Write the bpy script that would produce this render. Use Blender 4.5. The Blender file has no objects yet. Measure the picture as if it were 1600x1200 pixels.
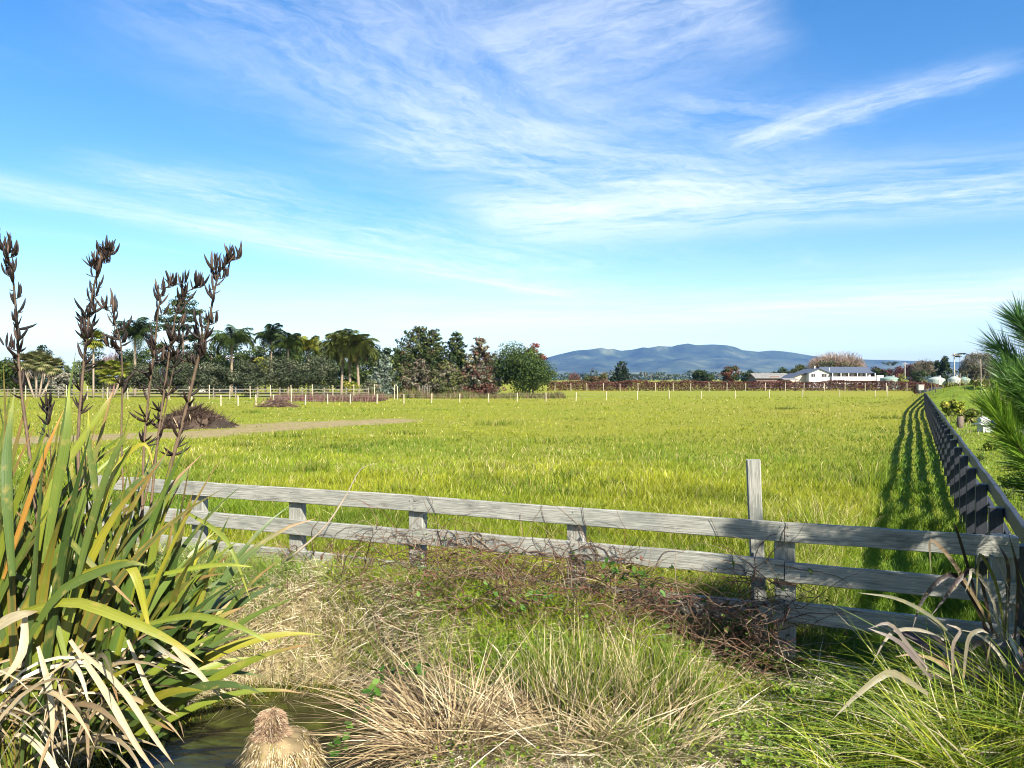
import bpy, math, random
import numpy as np
from mathutils import Vector, Matrix
R = math.radians
rng = np.random.default_rng(11)
random.seed(11)
scene = bpy.context.scene
col = scene.collection

# ---------------------------------------------------------------- camera
F = 1180.0                      # focal length in pixels of the 1600 px wide photograph
EYE = 2.3
HOR = 592.0
cam_d = bpy.data.cameras.new('camera'); cam = bpy.data.objects.new('camera', cam_d); col.objects.link(cam)
cam_d.sensor_width = 36; cam_d.lens = 36 * F / 1600
cam_d.shift_y = -8 / 1600
cam_d.clip_start = 0.05; cam_d.clip_end = 40000
cam.location = (0, 0, EYE); cam.rotation_euler = (R(90), 0, 0)
scene.camera = cam

# ---------------------------------------------------------------- light
SUN_AZ, SUN_EL = 148.0, 37.0    # clockwise from the viewing direction (+Y), and height
sv = Vector((math.sin(R(SUN_AZ)) * math.cos(R(SUN_EL)), math.cos(R(SUN_AZ)) * math.cos(R(SUN_EL)), math.sin(R(SUN_EL))))
sl = bpy.data.lights.new('sun', 'SUN'); sl.energy = 4.8; sl.angle = R(0.53); sl.color = (1.0, 0.93, 0.82)
so = bpy.data.objects.new('sun', sl); col.objects.link(so)
so.rotation_euler = (-sv).to_track_quat('-Z', 'Y').to_euler(); so.location = (0, 0, 60)
scene.view_settings.view_transform = 'Standard'; scene.view_settings.look = 'None'
scene.view_settings.gamma = 1.0; scene.view_settings.use_curve_mapping = False
scene.view_settings.exposure = 1.66
scene.cycles.use_denoising = True; scene.cycles.filter_width = 1.05
scene.cycles.max_bounces = 8; scene.cycles.diffuse_bounces = 3; scene.cycles.transparent_max_bounces = 8
scene.cycles.volume_bounces = 0
scene.cycles.sample_clamp_indirect = 4.0

world = bpy.data.worlds.new('World'); scene.world = world; world.use_nodes = True
world.cycles.sampling_method = 'MANUAL'; world.cycles.sample_map_resolution = 256
wt = world.node_tree; wt.nodes.clear()
def wn(t, **k):
    n = wt.nodes.new(t)
    for a, b in k.items(): setattr(n, a, b)
    return n
def wmath(op, a, b=None, c=None, clamp=False):
    n = wn('ShaderNodeMath', operation=op, use_clamp=clamp)
    for i, v in enumerate((a, b, c)):
        if v is None: continue
        if isinstance(v, (int, float)): n.inputs[i].default_value = v
        else: wt.links.new(v, n.inputs[i])
    return n.outputs[0]
def wvec(op, a, b=None):
    n = wn('ShaderNodeVectorMath', operation=op)
    for i, v in enumerate((a, b)):
        if v is None: continue
        if isinstance(v, tuple): n.inputs[i].default_value = v
        else: wt.links.new(v, n.inputs[i])
    return n
sky = wn('ShaderNodeTexSky', sky_type='NISHITA', sun_disc=False)
sky.sun_elevation = R(SUN_EL); sky.sun_rotation = R(SUN_AZ)
sky.air_density = 1.0; sky.dust_density = 0.7; sky.ozone_density = 2.2; sky.altitude = 50
hsv = wn('ShaderNodeHueSaturation'); hsv.inputs['Saturation'].default_value = 1.36; hsv.inputs['Value'].default_value = 1.2; hsv.inputs['Hue'].default_value = 0.503
wt.links.new(sky.outputs[0], hsv.inputs['Color'])
tc = wn('ShaderNodeTexCoord')
sep = wn('ShaderNodeSeparateXYZ'); wt.links.new(tc.outputs['Generated'], sep.inputs[0])
dx, dy, dz = sep.outputs
zc = wmath('MAXIMUM', dz, 0.012)
pu, pv = wmath('DIVIDE', dx, zc), wmath('DIVIDE', dy, zc)      # a flat layer of high cloud, in units of its height
comb = wn('ShaderNodeCombineXYZ'); wt.links.new(pu, comb.inputs[0]); wt.links.new(pv, comb.inputs[1])
P0 = comb.outputs[0]
def wnoise(vec, scale, detail=6, rough=0.6, rot=0.0, stretch=(1, 1, 1), off=(0, 0, 0), dist=0.0):
    m = wn('ShaderNodeMapping', vector_type='TEXTURE'); m.inputs['Rotation'].default_value = (0, 0, rot)
    m.inputs['Scale'].default_value = stretch; m.inputs['Location'].default_value = off
    wt.links.new(vec, m.inputs[0])
    n = wn('ShaderNodeTexNoise'); n.inputs['Scale'].default_value = scale; n.inputs['Detail'].default_value = detail
    n.inputs['Roughness'].default_value = rough; n.inputs['Distortion'].default_value = dist
    wt.links.new(m.outputs[0], n.inputs['Vector'])
    return n
def wramp(v, a, b):
    n = wn('ShaderNodeMapRange', interpolation_type='SMOOTHSTEP')
    n.inputs['From Min'].default_value = a; n.inputs['From Max'].default_value = b
    wt.links.new(v, n.inputs[0]); return n.outputs[0]
# slow warp of the layer so that bands are never ruler-straight
warp = wnoise(P0, 0.35, 3, 0.5)
wv = wvec('SUBTRACT', warp.outputs['Color'], (0.5, 0.5, 0.5))
ws = wvec('SCALE', wv.outputs[0]); ws.inputs[3].default_value = 0.9
fwarp = wnoise(P0, 2.2, 4, 0.6)
fs = wvec('SCALE', wvec('SUBTRACT', fwarp.outputs['Color'], (0.5, 0.5, 0.5)).outputs[0]); fs.inputs[3].default_value = 0.30
PW = wvec('ADD', wvec('ADD', P0, ws.outputs[0]).outputs[0], fs.outputs[0]).outputs[0]
fs2 = wvec('SCALE', fs.outputs[0]); fs2.inputs[3].default_value = 0.55
PF = wvec('ADD', P0, fs2.outputs[0]).outputs[0]
def to_layer(px, py):
    tx, tz = (px - 800) / F, (HOR - py) / F
    return (tx / tz, 1 / tz)
def band(pa, pb, wa, wb, amp, vec=None, lo=0.35, hi=0.75, nsc=1.0):
    """cloud along a straight streak of the layer, torn by noise drawn out along it"""
    A, B = to_layer(*pa), to_layer(*pb)
    ab = (B[0] - A[0], B[1] - A[1]); L2 = ab[0] ** 2 + ab[1] ** 2; L = math.sqrt(L2)
    v = wvec('SUBTRACT', vec or P0, (A[0], A[1], 0)).outputs[0]
    d = wvec('DOT_PRODUCT', v, (ab[0] / L2, ab[1] / L2, 0)).outputs['Value']
    c = wvec('DOT_PRODUCT', v, (-ab[1] / L, ab[0] / L, 0)).outputs['Value']
    wid = wmath('MULTIPLY_ADD', d, (wb - wa), wa)
    wid = wmath('MAXIMUM', wid, min(wa, wb) * 0.5)
    q = wmath('DIVIDE', c, wid)
    g = wmath('POWER', 2.718, wmath('MULTIPLY', wmath('MULTIPLY', q, q), -1.0))
    e = wmath('MULTIPLY', wramp(d, -0.12, 0.08), wramp(d, 1.12, 0.88))
    n = wnoise(vec or P0, 0.9 * nsc, 6, 0.66, rot=math.atan2(ab[1], ab[0]), stretch=(3.2, 0.8, 1), off=(pa[0] * .01, pb[1] * .01, 0), dist=0.4)
    n2 = wnoise(vec or P0, 5.0 * nsc, 5, 0.7, rot=math.atan2(ab[1], ab[0]), stretch=(2.0, 0.8, 1), off=(pb[0] * .02, 0, 0), dist=0.6)
    t = wramp(wmath('MULTIPLY_ADD', n2.outputs[0], 0.45, wmath('MULTIPLY_ADD', n.outputs[0], 0.78, -0.11)), lo + .04, hi + .06)
    return wmath('MULTIPLY', wmath('MULTIPLY', wmath('MULTIPLY', g, e), t), amp)
masks = [
    band((-160, 262), (905, 462), 0.24, 0.80, 0.72, vec=PF, lo=0.2, hi=0.72),
    band((395, 377), (900, 466), 0.025, 0.10, 0.45, lo=0.15, hi=0.6),
    band((180, 270), (860, 430), 0.5, 1.7, 0.55, vec=PW, lo=.3, hi=.75),
    band((1170, 228), (1570, 98), 0.20, 0.13, 0.62, vec=PW, lo=0.28, hi=0.72, nsc=1.8),
    band((1020, 150), (1330, 205), 0.22, 0.30, 0.60, vec=PW),
    band((780, 345), (1700, 285), 0.95, 0.55, 0.75, vec=PW, lo=0.25, hi=0.62),
    band((300, -60), (820, 225), 0.42, 0.70, 0.58, vec=PW, lo=0.26, hi=0.68),
    band((560, 180), (1130, 320), 0.35, 0.80, 0.70, vec=PW, lo=0.28, hi=0.64),
    band((790, 95), (1190, -20), 0.40, 0.36, 0.62, vec=PW, lo=0.22, hi=0.66),
    band((1320, 420), (1650, 372), 0.10, 0.10, 0.6, vec=PF, lo=0.5, hi=0.64, nsc=2.4),
    band((600, 505), (1700, 470), 3.2, 3.2, 0.9, vec=PW, lo=0.18, hi=0.65, nsc=.4),
]
gen = wnoise(PW, 0.45, 8, 0.62, rot=0.98, stretch=(2.6, 0.9, 1), dist=0.5)
tot = wmath('MULTIPLY', wramp(gen.outputs[0], 0.52, 0.82), 0.35)
for m in masks: tot = wmath('SUBTRACT', wmath('ADD', tot, m), wmath('MULTIPLY', tot, m))
tot = wmath('MULTIPLY', tot, wramp(dz, -0.02, 0.03))
mix = wn('ShaderNodeMix', data_type='RGBA'); wt.links.new(tot, mix.inputs[0])
wt.links.new(hsv.outputs[0], mix.inputs[6]); mix.inputs[7].default_value = (6.8, 7.2, 7.7, 1)
bg = wn('ShaderNodeBackground'); bg.inputs[1].default_value = 0.058
wt.links.new(mix.outputs[2], bg.inputs[0])
wo = wn('ShaderNodeOutputWorld'); wt.links.new(bg.outputs[0], wo.inputs[0])

# ---------------------------------------------------------------- helpers
def W(px, py, d): return Vector(((px - 800) / F * d, d, EYE - (py - HOR) / F * d))
def gx(px, d): return (px - 800) / F * d
def hz(py, d): return EYE - (py - HOR) / F * d

_lat = {}
def vnoise(x, y, scale, seed=0):
    x = np.asarray(x, float) / scale; y = np.asarray(y, float) / scale
    if seed not in _lat: _lat[seed] = np.random.default_rng(1000 + seed).random((256, 256))
    T = _lat[seed]; xi = np.floor(x).astype(int); yi = np.floor(y).astype(int); fx = x - xi; fy = y - yi
    fx = fx * fx * (3 - 2 * fx); fy = fy * fy * (3 - 2 * fy)
    a = T[xi % 256, yi % 256]; b = T[(xi + 1) % 256, yi % 256]; c = T[xi % 256, (yi + 1) % 256]; d = T[(xi + 1) % 256, (yi + 1) % 256]
    return (a * (1 - fx) + b * fx) * (1 - fy) + (c * (1 - fx) + d * fx) * fy
def fbm(x, y, scale, seed=0, octs=4):
    v = 0; a = 1; s = 0
    for i in range(octs):
        v = v + a * vnoise(x, y, scale / 2 ** i, seed + i); s += a; a *= 0.5
    return v / s
def sstep(a, b, v):
    t = np.clip((np.asarray(v, float) - a) / (b - a), 0, 1); return t * t * (3 - 2 * t)

def link(name, me, mat=None, parent=None, loc=None):
    o = bpy.data.objects.new(name, me); col.objects.link(o)
    if mat is not None and me is not None:
        if not me.materials: me.materials.append(mat)
    if parent is not None: o.parent = parent
    if loc is not None: o.location = loc
    return o
def tag(o, label=None, cat=None, group=None, kind=None):
    if label: o['label'] = label
    if cat: o['category'] = cat
    if group: o['group'] = group
    if kind: o['kind'] = kind
    return o
def thing(name, loc, label, cat, group=None, rz=0.0):
    o = bpy.data.objects.new(name, None); col.objects.link(o); o.location = loc; o.rotation_euler = (0, 0, rz); o.empty_display_size = 0.2
    return tag(o, label, cat, group)
def tri_mesh(name, V, T, C=None, smooth=False):
    me = bpy.data.meshes.new(name); V = np.asarray(V, np.float32); T = np.asarray(T, np.int32)
    me.vertices.add(len(V)); me.vertices.foreach_set('co', V.ravel())
    me.loops.add(T.size); me.loops.foreach_set('vertex_index', T.ravel())
    me.polygons.add(len(T)); me.polygons.foreach_set('loop_start', np.arange(0, T.size, T.shape[1], dtype=np.int32))
    me.update(calc_edges=True)
    if smooth: me.polygons.foreach_set('use_smooth', np.ones(len(T), bool))
    if C is not None:
        a = me.color_attributes.new('Col', 'FLOAT_COLOR', 'POINT'); c4 = np.ones((len(V), 4), np.float32); c4[:, :3] = C
        a.data.foreach_set('color', c4.ravel())
    return me
def unit(v): return v / np.maximum(np.linalg.norm(v, axis=-1, keepdims=True), 1e-9)
def rand_dir(n):
    v = rng.normal(size=(n, 3)); return unit(v)
def strips(base, d0, bend, L, w, nseg, C, tipC=None, side=None, taper=1.0, wbase=1.0):
    """many thin blades: quadratic curve base + d0*L*t + bend*L*t^2, width w closing to a point. Returns V, T, C"""
    n = len(base); L = np.broadcast_to(np.asarray(L, float), (n,)); w = np.broadcast_to(np.asarray(w, float), (n,))
    if side is None:
        a = rng.uniform(0, 2 * np.pi, n); side = np.stack([np.cos(a), np.sin(a), np.zeros(n)], 1)
    ts = np.linspace(0, 1, nseg + 1); Vs = []; Cs = []
    C = np.broadcast_to(np.asarray(C, float), (n, 3)); tipC = C if tipC is None else np.broadcast_to(np.asarray(tipC, float), (n, 3))
    for i, t in enumerate(ts):
        p = base + d0 * (L * t)[:, None] + bend * (L * t * t)[:, None]
        cc = C * (1 - t) + tipC * t
        if i < nseg:
            ww = w * (1 - t ** (1.0 + taper)) * (wbase + (1 - wbase) * min(1, t * 3)) * 0.5
            Vs += [p - side * ww[:, None], p + side * ww[:, None]]; Cs += [cc, cc]
        else: Vs.append(p); Cs.append(cc)
    k = 2 * nseg + 1
    V = np.stack(Vs, 1).reshape(-1, 3); CC = np.stack(Cs, 1).reshape(-1, 3)
    loc = []
    for i in range(nseg - 1):
        a = 2 * i; loc += [(a, a + 1, a + 3), (a, a + 3, a + 2)]
    a = 2 * (nseg - 1); loc.append((a, a + 1, a + 2))
    T = (np.arange(n) * k)[:, None, None] + np.array(loc)[None]
    return V, T.reshape(-1, 3), CC
def join(*parts):
    V = []; T = []; C = []; o = 0
    for v, t, c in parts: V.append(v); T.append(t + o); C.append(c); o += len(v)
    return np.concatenate(V), np.concatenate(T), np.concatenate(C)
def tube(path, radii, sides=6, color=(.2, .2, .2), cap=True):
    path = np.asarray(path, float); n = len(path); radii = np.broadcast_to(np.asarray(radii, float), (n,))
    tan = unit(np.gradient(path, axis=0)); ref = np.array([0.31, 0.95, 0.05]) if abs(tan[0][2]) > .6 else np.array([0, 0, 1.0])
    u = unit(np.cross(tan, ref)); v = np.cross(tan, u); a = np.arange(sides) * 2 * np.pi / sides
    V = path[:, None] + radii[:, None, None] * (np.cos(a)[None, :, None] * u[:, None] + np.sin(a)[None, :, None] * v[:, None])
    V = V.reshape(-1, 3); T = []
    for i in range(n - 1):
        for j in range(sides):
            p = i * sides + j; q = i * sides + (j + 1) % sides; T += [(p, q, q + sides), (p, q + sides, p + sides)]
    if cap:
        for s, rev in ((0, True), ((n - 1) * sides, False)):
            for j in range(1, sides - 1): T.append((s, s + j + 1, s + j) if rev else (s, s + j, s + j + 1))
    return V, np.array(T), np.broadcast_to(np.asarray(color, float), (len(V), 3)).copy()
def spline(pts, n):
    P = np.asarray(pts, float); m = len(P); P = np.vstack([2 * P[0] - P[1], P, 2 * P[-1] - P[-2]]); out = []
    for s in np.linspace(0, m - 1 - 1e-6, n):
        i = int(s); t = s - i; a, b, c, d = P[i], P[i + 1], P[i + 2], P[i + 3]
        out.append(.5 * (2 * b + (c - a) * t + (2 * a - 5 * b + 4 * c - d) * t * t + (3 * b - a - 3 * c + d) * t ** 3))
    return np.array(out)
def boxmesh(sx, sy, sz, bev=0.0, nx=1, wob=0.0, seed=0, z0=0.0, x0=None):
    """a board or post: chamfered section in YZ swept along X in nx pieces, centred on y, from z0 up (X from x0)"""
    r = np.random.default_rng(seed); b = min(bev, sy * .3, sz * .3) or 0.0005
    sec = np.array([(-sy / 2 + b, 0), (sy / 2 - b, 0), (sy / 2, b), (sy / 2, sz - b), (sy / 2 - b, sz), (-sy / 2 + b, sz), (-sy / 2, sz - b), (-sy / 2, b)])
    x0 = -sx / 2 if x0 is None else x0; xs = np.linspace(x0, x0 + sx, nx + 1); V = []
    for i, x in enumerate(xs):
        dy, dzz = r.normal(0, wob, 2) if wob else (0, 0); tw = r.normal(0, wob * .6, len(sec)) if wob else np.zeros(len(sec))
        for k, (yy, zz) in enumerate(sec): V.append((x, yy + dy, z0 + zz + dzz + tw[k] * .5))
    m = len(sec); Fq = []
    for i in range(nx):
        for j in range(m): a = i * m + j; b2 = i * m + (j + 1) % m; Fq.append((a, a + m, b2 + m, b2))
    Fq.append(tuple(range(m))); Fq.append(tuple(reversed(range(nx * m, nx * m + m))))
    me = bpy.data.meshes.new('board'); me.from_pydata([tuple(v) for v in V], [], Fq); me.update(); return me
def quads(name, Vq, mat=None, parent=None):
    """list of polygons given by their corner points -> one mesh object"""
    V = []; Fc = []
    for q in Vq: Fc.append(tuple(range(len(V), len(V) + len(q)))); V += [tuple(p) for p in q]
    me = bpy.data.meshes.new(name); me.from_pydata(V, [], Fc); me.update(); return link(name, me, mat, parent)
def cuboid(name, lo, hi, mat, parent=None):
    (a, b, c), (d, e, f) = lo, hi
    V = [(a, b, c), (d, b, c), (d, e, c), (a, e, c), (a, b, f), (d, b, f), (d, e, f), (a, e, f)]
    me = bpy.data.meshes.new(name); me.from_pydata(V, [], [(0, 3, 2, 1), (4, 5, 6, 7), (0, 1, 5, 4), (1, 2, 6, 5), (2, 3, 7, 6), (3, 0, 4, 7)]); me.update()
    return link(name, me, mat, parent)

# ---------------------------------------------------------------- materials
class N:
    def __init__(s, name):
        s.m = bpy.data.materials.new(name); s.m.use_nodes = True; s.t = s.m.node_tree; s.t.nodes.clear()
        s.out = s.t.nodes.new('ShaderNodeOutputMaterial')
    def n(s, t, **k):
        x = s.t.nodes.new(t)
        for a, b in k.items(): setattr(x, a, b)
        return x
    def set(s, node, **k):
        for a, v in k.items():
            i = node.inputs[a.replace('_', ' ')] if not a.startswith('i') or not a[1:].isdigit() else node.inputs[int(a[1:])]
            if hasattr(v, 'is_output'): s.t.links.new(v, i)
            else: i.default_value = v
        return node
    def noise(s, vec, scale, detail=4, rough=.55, **k):
        x = s.set(s.n('ShaderNodeTexNoise'), Scale=scale, Detail=detail, Roughness=rough, **k)
        if vec is not None: s.t.links.new(vec, x.inputs['Vector'])
        return x.outputs[0]
    def map(s, vec, scale=(1, 1, 1), rot=(0, 0, 0)):
        x = s.n('ShaderNodeMapping'); s.t.links.new(vec, x.inputs[0]); x.inputs['Scale'].default_value = scale; x.inputs['Rotation'].default_value = rot; return x.outputs[0]
    def ramp(s, v, stops):
        x = s.n('ShaderNodeValToRGB'); s.t.links.new(v, x.inputs[0]); e = x.color_ramp.elements
        while len(e) < len(stops): e.new(0.5)
        for k, (p, c) in zip(e, stops): k.position = p; k.color = (*c, 1) if len(c) == 3 else c
        return x.outputs[0]
    def rng(s, v, a, b, c=0., d=1.):
        x = s.n('ShaderNodeMapRange'); s.t.links.new(v, x.inputs[0])
        for i, q in enumerate((a, b, c, d)): x.inputs[i + 1].default_value = q
        return x.outputs[0]
    def mix(s, f, a, b, blend='MIX'):
        x = s.n('ShaderNodeMix', data_type='RGBA', blend_type=blend)
        for i, v in ((0, f), (6, a), (7, b)):
            if hasattr(v, 'is_output'): s.t.links.new(v, x.inputs[i])
            else: x.inputs[i].default_value = v if i == 0 else (*v, 1)
        return x.outputs[2]
    def math(s, op, a, b=0.0):
        x = s.n('ShaderNodeMath', operation=op)
        for i, v in enumerate((a, b)):
            if hasattr(v, 'is_output'): s.t.links.new(v, x.inputs[i])
            else: x.inputs[i].default_value = v
        return x.outputs[0]
    def bump(s, h, strength=.5, dist=.01): return s.set(s.n('ShaderNodeBump'), Height=h, Strength=strength, Distance=dist).outputs[0]
    def bsdf(s, **k):
        b = s.set(s.n('ShaderNodeBsdfPrincipled'), **k); s.t.links.new(b.outputs[0], s.out.inputs[0]); return b
def leaf_mat(name, trans=.35, rough=.5, spec=.3, var=.25, scale=3.0):
    """leaf, blade and straw: colour from the 'Col' attribute, lets light through"""
    k = N(name); a = k.n('ShaderNodeAttribute', attribute_name='Col').outputs[0]
    g = k.n('ShaderNodeNewGeometry'); nz = k.noise(g.outputs['Position'], scale, 3)
    c = k.mix(1.0, a, k.ramp(nz, [(.25, (1 - var,) * 3), (.75, (1 + var,) * 3)]), 'MULTIPLY')
    b = k.set(k.n('ShaderNodeBsdfPrincipled'), Base_Color=c, Roughness=rough); b.inputs['Specular IOR Level'].default_value = spec
    t = k.n('ShaderNodeBsdfTranslucent'); k.t.links.new(c, t.inputs[0])
    m = k.n('ShaderNodeMixShader'); m.inputs[0].default_value = trans; k.t.links.new(b.outputs[0], m.inputs[1]); k.t.links.new(t.outputs[0], m.inputs[2])
    k.t.links.new(m.outputs[0], k.out.inputs[0]); return k.m
def plain(name, c, rough=.6, var=.12, scale=4.0, metal=0.0, bump=0.0, stretch=(1, 1, 1)):
    k = N(name); tc = k.n('ShaderNodeTexCoord').outputs['Object']; v = k.map(tc, stretch)
    nz = k.noise(v, scale, 5); cc = k.ramp(nz, [(.3, tuple(x * (1 - var) for x in c)), (.7, tuple(min(1, x * (1 + var)) for x in c))])
    b = k.bsdf(Base_Color=cc, Roughness=rough, Metallic=metal)
    if bump: k.t.links.new(k.bump(nz, .6, bump), b.inputs['Normal'])
    return k.m
def attr_mat(name, rough=.8):
    k = N(name); a = k.n('ShaderNodeAttribute', attribute_name='Col').outputs[0]
    tc = k.n('ShaderNodeNewGeometry').outputs['Position']; nz = k.noise(tc, 18, 4)
    c = k.mix(1.0, a, k.ramp(nz, [(.25, (.65,) * 3), (.75, (1.35,) * 3)]), 'MULTIPLY')
    b = k.bsdf(Base_Color=c, Roughness=rough); b.inputs['Specular IOR Level'].default_value = .2; return k.m
M_GRASS = leaf_mat('grass_blades', .40, .55, .25, .18, 0.5)
M_STRAW = leaf_mat('straw', .22, .65, .2, .2, 9)
M_TREE = leaf_mat('tree_leaves', .22, .6, .2, .3, .6)
k = N('flax_leaf'); a = k.n('ShaderNodeAttribute', attribute_name='Col').outputs[0]; lu = k.n('ShaderNodeAttribute', attribute_name='along').outputs['Vector']
st_ = k.noise(k.map(lu, (14, 1.2, 3)), 2.0, 6, .7); bl_ = k.noise(k.map(lu, (1, 5, 3)), 1.6, 5, .6); oi = k.n('ShaderNodeObjectInfo').outputs['Random']
c = k.mix(1.0, a, k.ramp(st_, [(.25, (.62,) * 3), (.5, (1.0,) * 3), (.75, (1.3,) * 3)]), 'MULTIPLY')
c = k.mix(k.math('MULTIPLY', k.rng(bl_, .56, .72), .5), c, (.30, .22, .06))
b = k.set(k.n('ShaderNodeBsdfPrincipled'), Base_Color=c, Roughness=.38); b.inputs['Specular IOR Level'].default_value = .45
k.t.links.new(k.bump(st_, .35, .004), b.inputs['Normal'])
t = k.n('ShaderNodeBsdfTranslucent'); k.t.links.new(c, t.inputs[0]); m = k.n('ShaderNodeMixShader'); m.inputs[0].default_value = .18; k.t.links.new(b.outputs[0], m.inputs[1]); k.t.links.new(t.outputs[0], m.inputs[2]); k.t.links.new(m.outputs[0], k.out.inputs[0]); M_FLAX = k.m
M_NEEDLE = leaf_mat('pine_needles', .25, .45, .35, .15, 8)
M_BARK = attr_mat('bark')
M_POD = attr_mat('seed_pod', .55)
# ---------------------------------------------------------------- terrain
# the two fences meet in one corner: RF is the weathered rail fence, BF the black one
RF_A, RF_B = np.array([-3.5, 8.26]), np.array([3.57, 5.33])
RF_D = (RF_B - RF_A) / np.linalg.norm(RF_B - RF_A); RF_N = np.array([RF_D[1], -RF_D[0]])     # towards the camera
RF_N = RF_N if RF_N[1] < 0 else -RF_N
BF_A = np.array([3.66, 5.33]); BF_D = np.array([math.sin(R(28.1)), math.cos(R(28.1))]); BF_N = np.array([BF_D[1], -BF_D[0]])  # to the right
def rail_s(x, y): return (x - RF_A[0]) * RF_N[0] + (y - RF_A[1]) * RF_N[1]          # > 0 on the camera's side
def black_s(x, y): return (x - BF_A[0]) * BF_N[0] + (y - BF_A[1]) * BF_N[1]         # > 0 to the right of the black fence
def seg_dist(x, y, a, b):
    a = np.array(a, float); b = np.array(b, float); ab = b - a; t = np.clip(((x - a[0]) * ab[0] + (y - a[1]) * ab[1]) / (ab @ ab), 0, 1)
    return np.hypot(x - a[0] - t * ab[0], y - a[1] - t * ab[1])
DIRT = [((-19, 28.5), (-13.5, 31.5), 2.2), ((-13.5, 31.5), (-7.0, 42), 1.9), ((-15, 36), (-9, 41), 1.6)]
def dirt_d(x, y):
    d = 99.0
    for a, b, r in DIRT: d = np.minimum(d, seg_dist(x, y, a, b) - r)
    return d + (fbm(x, y, 2.2, 31) - .5) * 2.2
WATER_Z = -0.37
def ditch_d(x, y):
    d = np.hypot((x + 1.78) / 1.0, (y - 4.98) / 1.45) - 1.0 + (fbm(x, y, .7, 301) - .5) * .35
    d2 = seg_dist(x, y, (-1.75, 4.6), (-1.5, 1.5)) / 0.8 - 1.0
    return np.minimum(d, d2)
def height(x, y):
    x = np.asarray(x, float); y = np.asarray(y, float)
    r = np.hypot(x, y)
    z = (fbm(x, y, 3.0, 3) - .5) * .10 * sstep(5, 12, r) + (fbm(x, y, 25, 9) - .5) * .35 * sstep(15, 60, r) * (1 - sstep(400, 900, r))
    s = rail_s(x, y); ins = sstep(-.15, .25, s) * (black_s(x, y) < .6)
    z = z + ins * sstep(1.75, .25, s) * .40 * sstep(2.0, .4, x)                # weeds have banked up against the rails
    z = z + ins * (fbm(x, y, .8, 5) - .5) * .16
    dd = ditch_d(x, y)
    z = z - 0.85 * sstep(.42, -.05, dd) * (s > -.2)
    z = z + .7 * sstep(3.4, 1.6, y) * (np.abs(x) < 30) * (dd > .7)
    z = z + 2.0 * np.exp(-(((x - 36.5) / 4.2) ** 2 + ((y - 60) / 5.5) ** 2)) + 1.0 * np.exp(-(((x - 46) / 5) ** 2 + ((y - 66) / 6) ** 2))
    return z
def grow(lo, hi, step, far, k):
    c = list(np.arange(lo, hi + 1e-6, step)); s = step
    while c[-1] < far: s *= k; c.append(c[-1] + s)
    s = step
    while c[0] > -far: s *= k; c.insert(0, c[0] - s)
    return np.array(c)
gxs = grow(-5, 5, .075, 12500, 1.075); gys = grow(3.0, 8.6, .075, 12500, 1.072); gys = gys[gys > -800]
GX, GY = np.meshgrid(gxs, gys, indexing='ij'); GZ = height(GX, GY)
nx_, ny_ = GX.shape; idx = np.arange(nx_ * ny_).reshape(nx_, ny_)
Q = np.stack([idx[:-1, :-1], idx[1:, :-1], idx[1:, 1:], idx[:-1, 1:]], -1).reshape(-1, 4)
gme = tri_mesh('ground', np.stack([GX, GY, GZ], -1).reshape(-1, 3), Q, smooth=True)

k = N('earth_and_pasture'); pos = k.n('ShaderNodeNewGeometry').outputs['Position']
def k_line(node, p0, nrm):      # signed distance to a vertical plane
    v = node.n('ShaderNodeVectorMath', operation='SUBTRACT'); node.t.links.new(pos, v.inputs[0]); v.inputs[1].default_value = (*p0, 0)
    d = node.n('ShaderNodeVectorMath', operation='DOT_PRODUCT'); node.t.links.new(v.outputs[0], d.inputs[0]); d.inputs[1].default_value = (*nrm, 0); return d.outputs['Value']
def k_seg(node, a, b, r):
    ab = (b[0] - a[0], b[1] - a[1]); L2 = ab[0] ** 2 + ab[1] ** 2
    v = node.n('ShaderNodeVectorMath', operation='SUBTRACT'); node.t.links.new(flat, v.inputs[0]); v.inputs[1].default_value = (*a, 0)
    d = node.n('ShaderNodeVectorMath', operation='DOT_PRODUCT'); node.t.links.new(v.outputs[0], d.inputs[0]); d.inputs[1].default_value = (ab[0] / L2, ab[1] / L2, 0)
    t = node.n('ShaderNodeClamp'); node.t.links.new(d.outputs['Value'], t.inputs[0])
    s = node.n('ShaderNodeVectorMath', operation='SCALE'); s.inputs[0].default_value = (*ab, 0); node.t.links.new(t.outputs[0], s.inputs[3])
    q = node.n('ShaderNodeVectorMath', operation='DISTANCE'); node.t.links.new(v.outputs[0], q.inputs[0]); node.t.links.new(s.outputs[0], q.inputs[1])
    return node.math('SUBTRACT', q.outputs['Value'], r)
fl = k.n('ShaderNodeVectorMath', operation='MULTIPLY'); k.t.links.new(pos, fl.inputs[0]); fl.inputs[1].default_value = (1, 1, 0); flat = fl.outputs[0]
n1 = k.noise(flat, .16, 6, .6); n2 = k.noise(flat, 1.4, 6, .65); n3 = k.noise(flat, 9, 5, .6); n4 = k.noise(flat, .02, 5, .6)
past = k.ramp(n2, [(.28, (.085, .115, .012)), (.5, (.165, .19, .016)), (.72, (.25, .245, .035))])
past = k.mix(k.rng(n1, .42, .62), past, k.ramp(n3, [(.3, (.10, .145, .012)), (.7, (.23, .245, .025))]))
past = k.mix(k.math('MULTIPLY', k.rng(n4, .4, .65), .55), past, (.23, .19, .03))
dist = None
for a, b, r in DIRT:
    q = k_seg(k, a, b, r); dist = q if dist is None else k.math('MINIMUM', dist, q)
dist = k.math('ADD', dist, k.rng(k.noise(flat, .6, 6, .65), 0, 1, -1.5, 1.5))
dirtc = k.ramp(k.noise(flat, 2.4, 8, .7), [(.3, (.15, .13, .045)), (.55, (.26, .205, .105)), (.75, (.35, .30, .18))])
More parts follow.
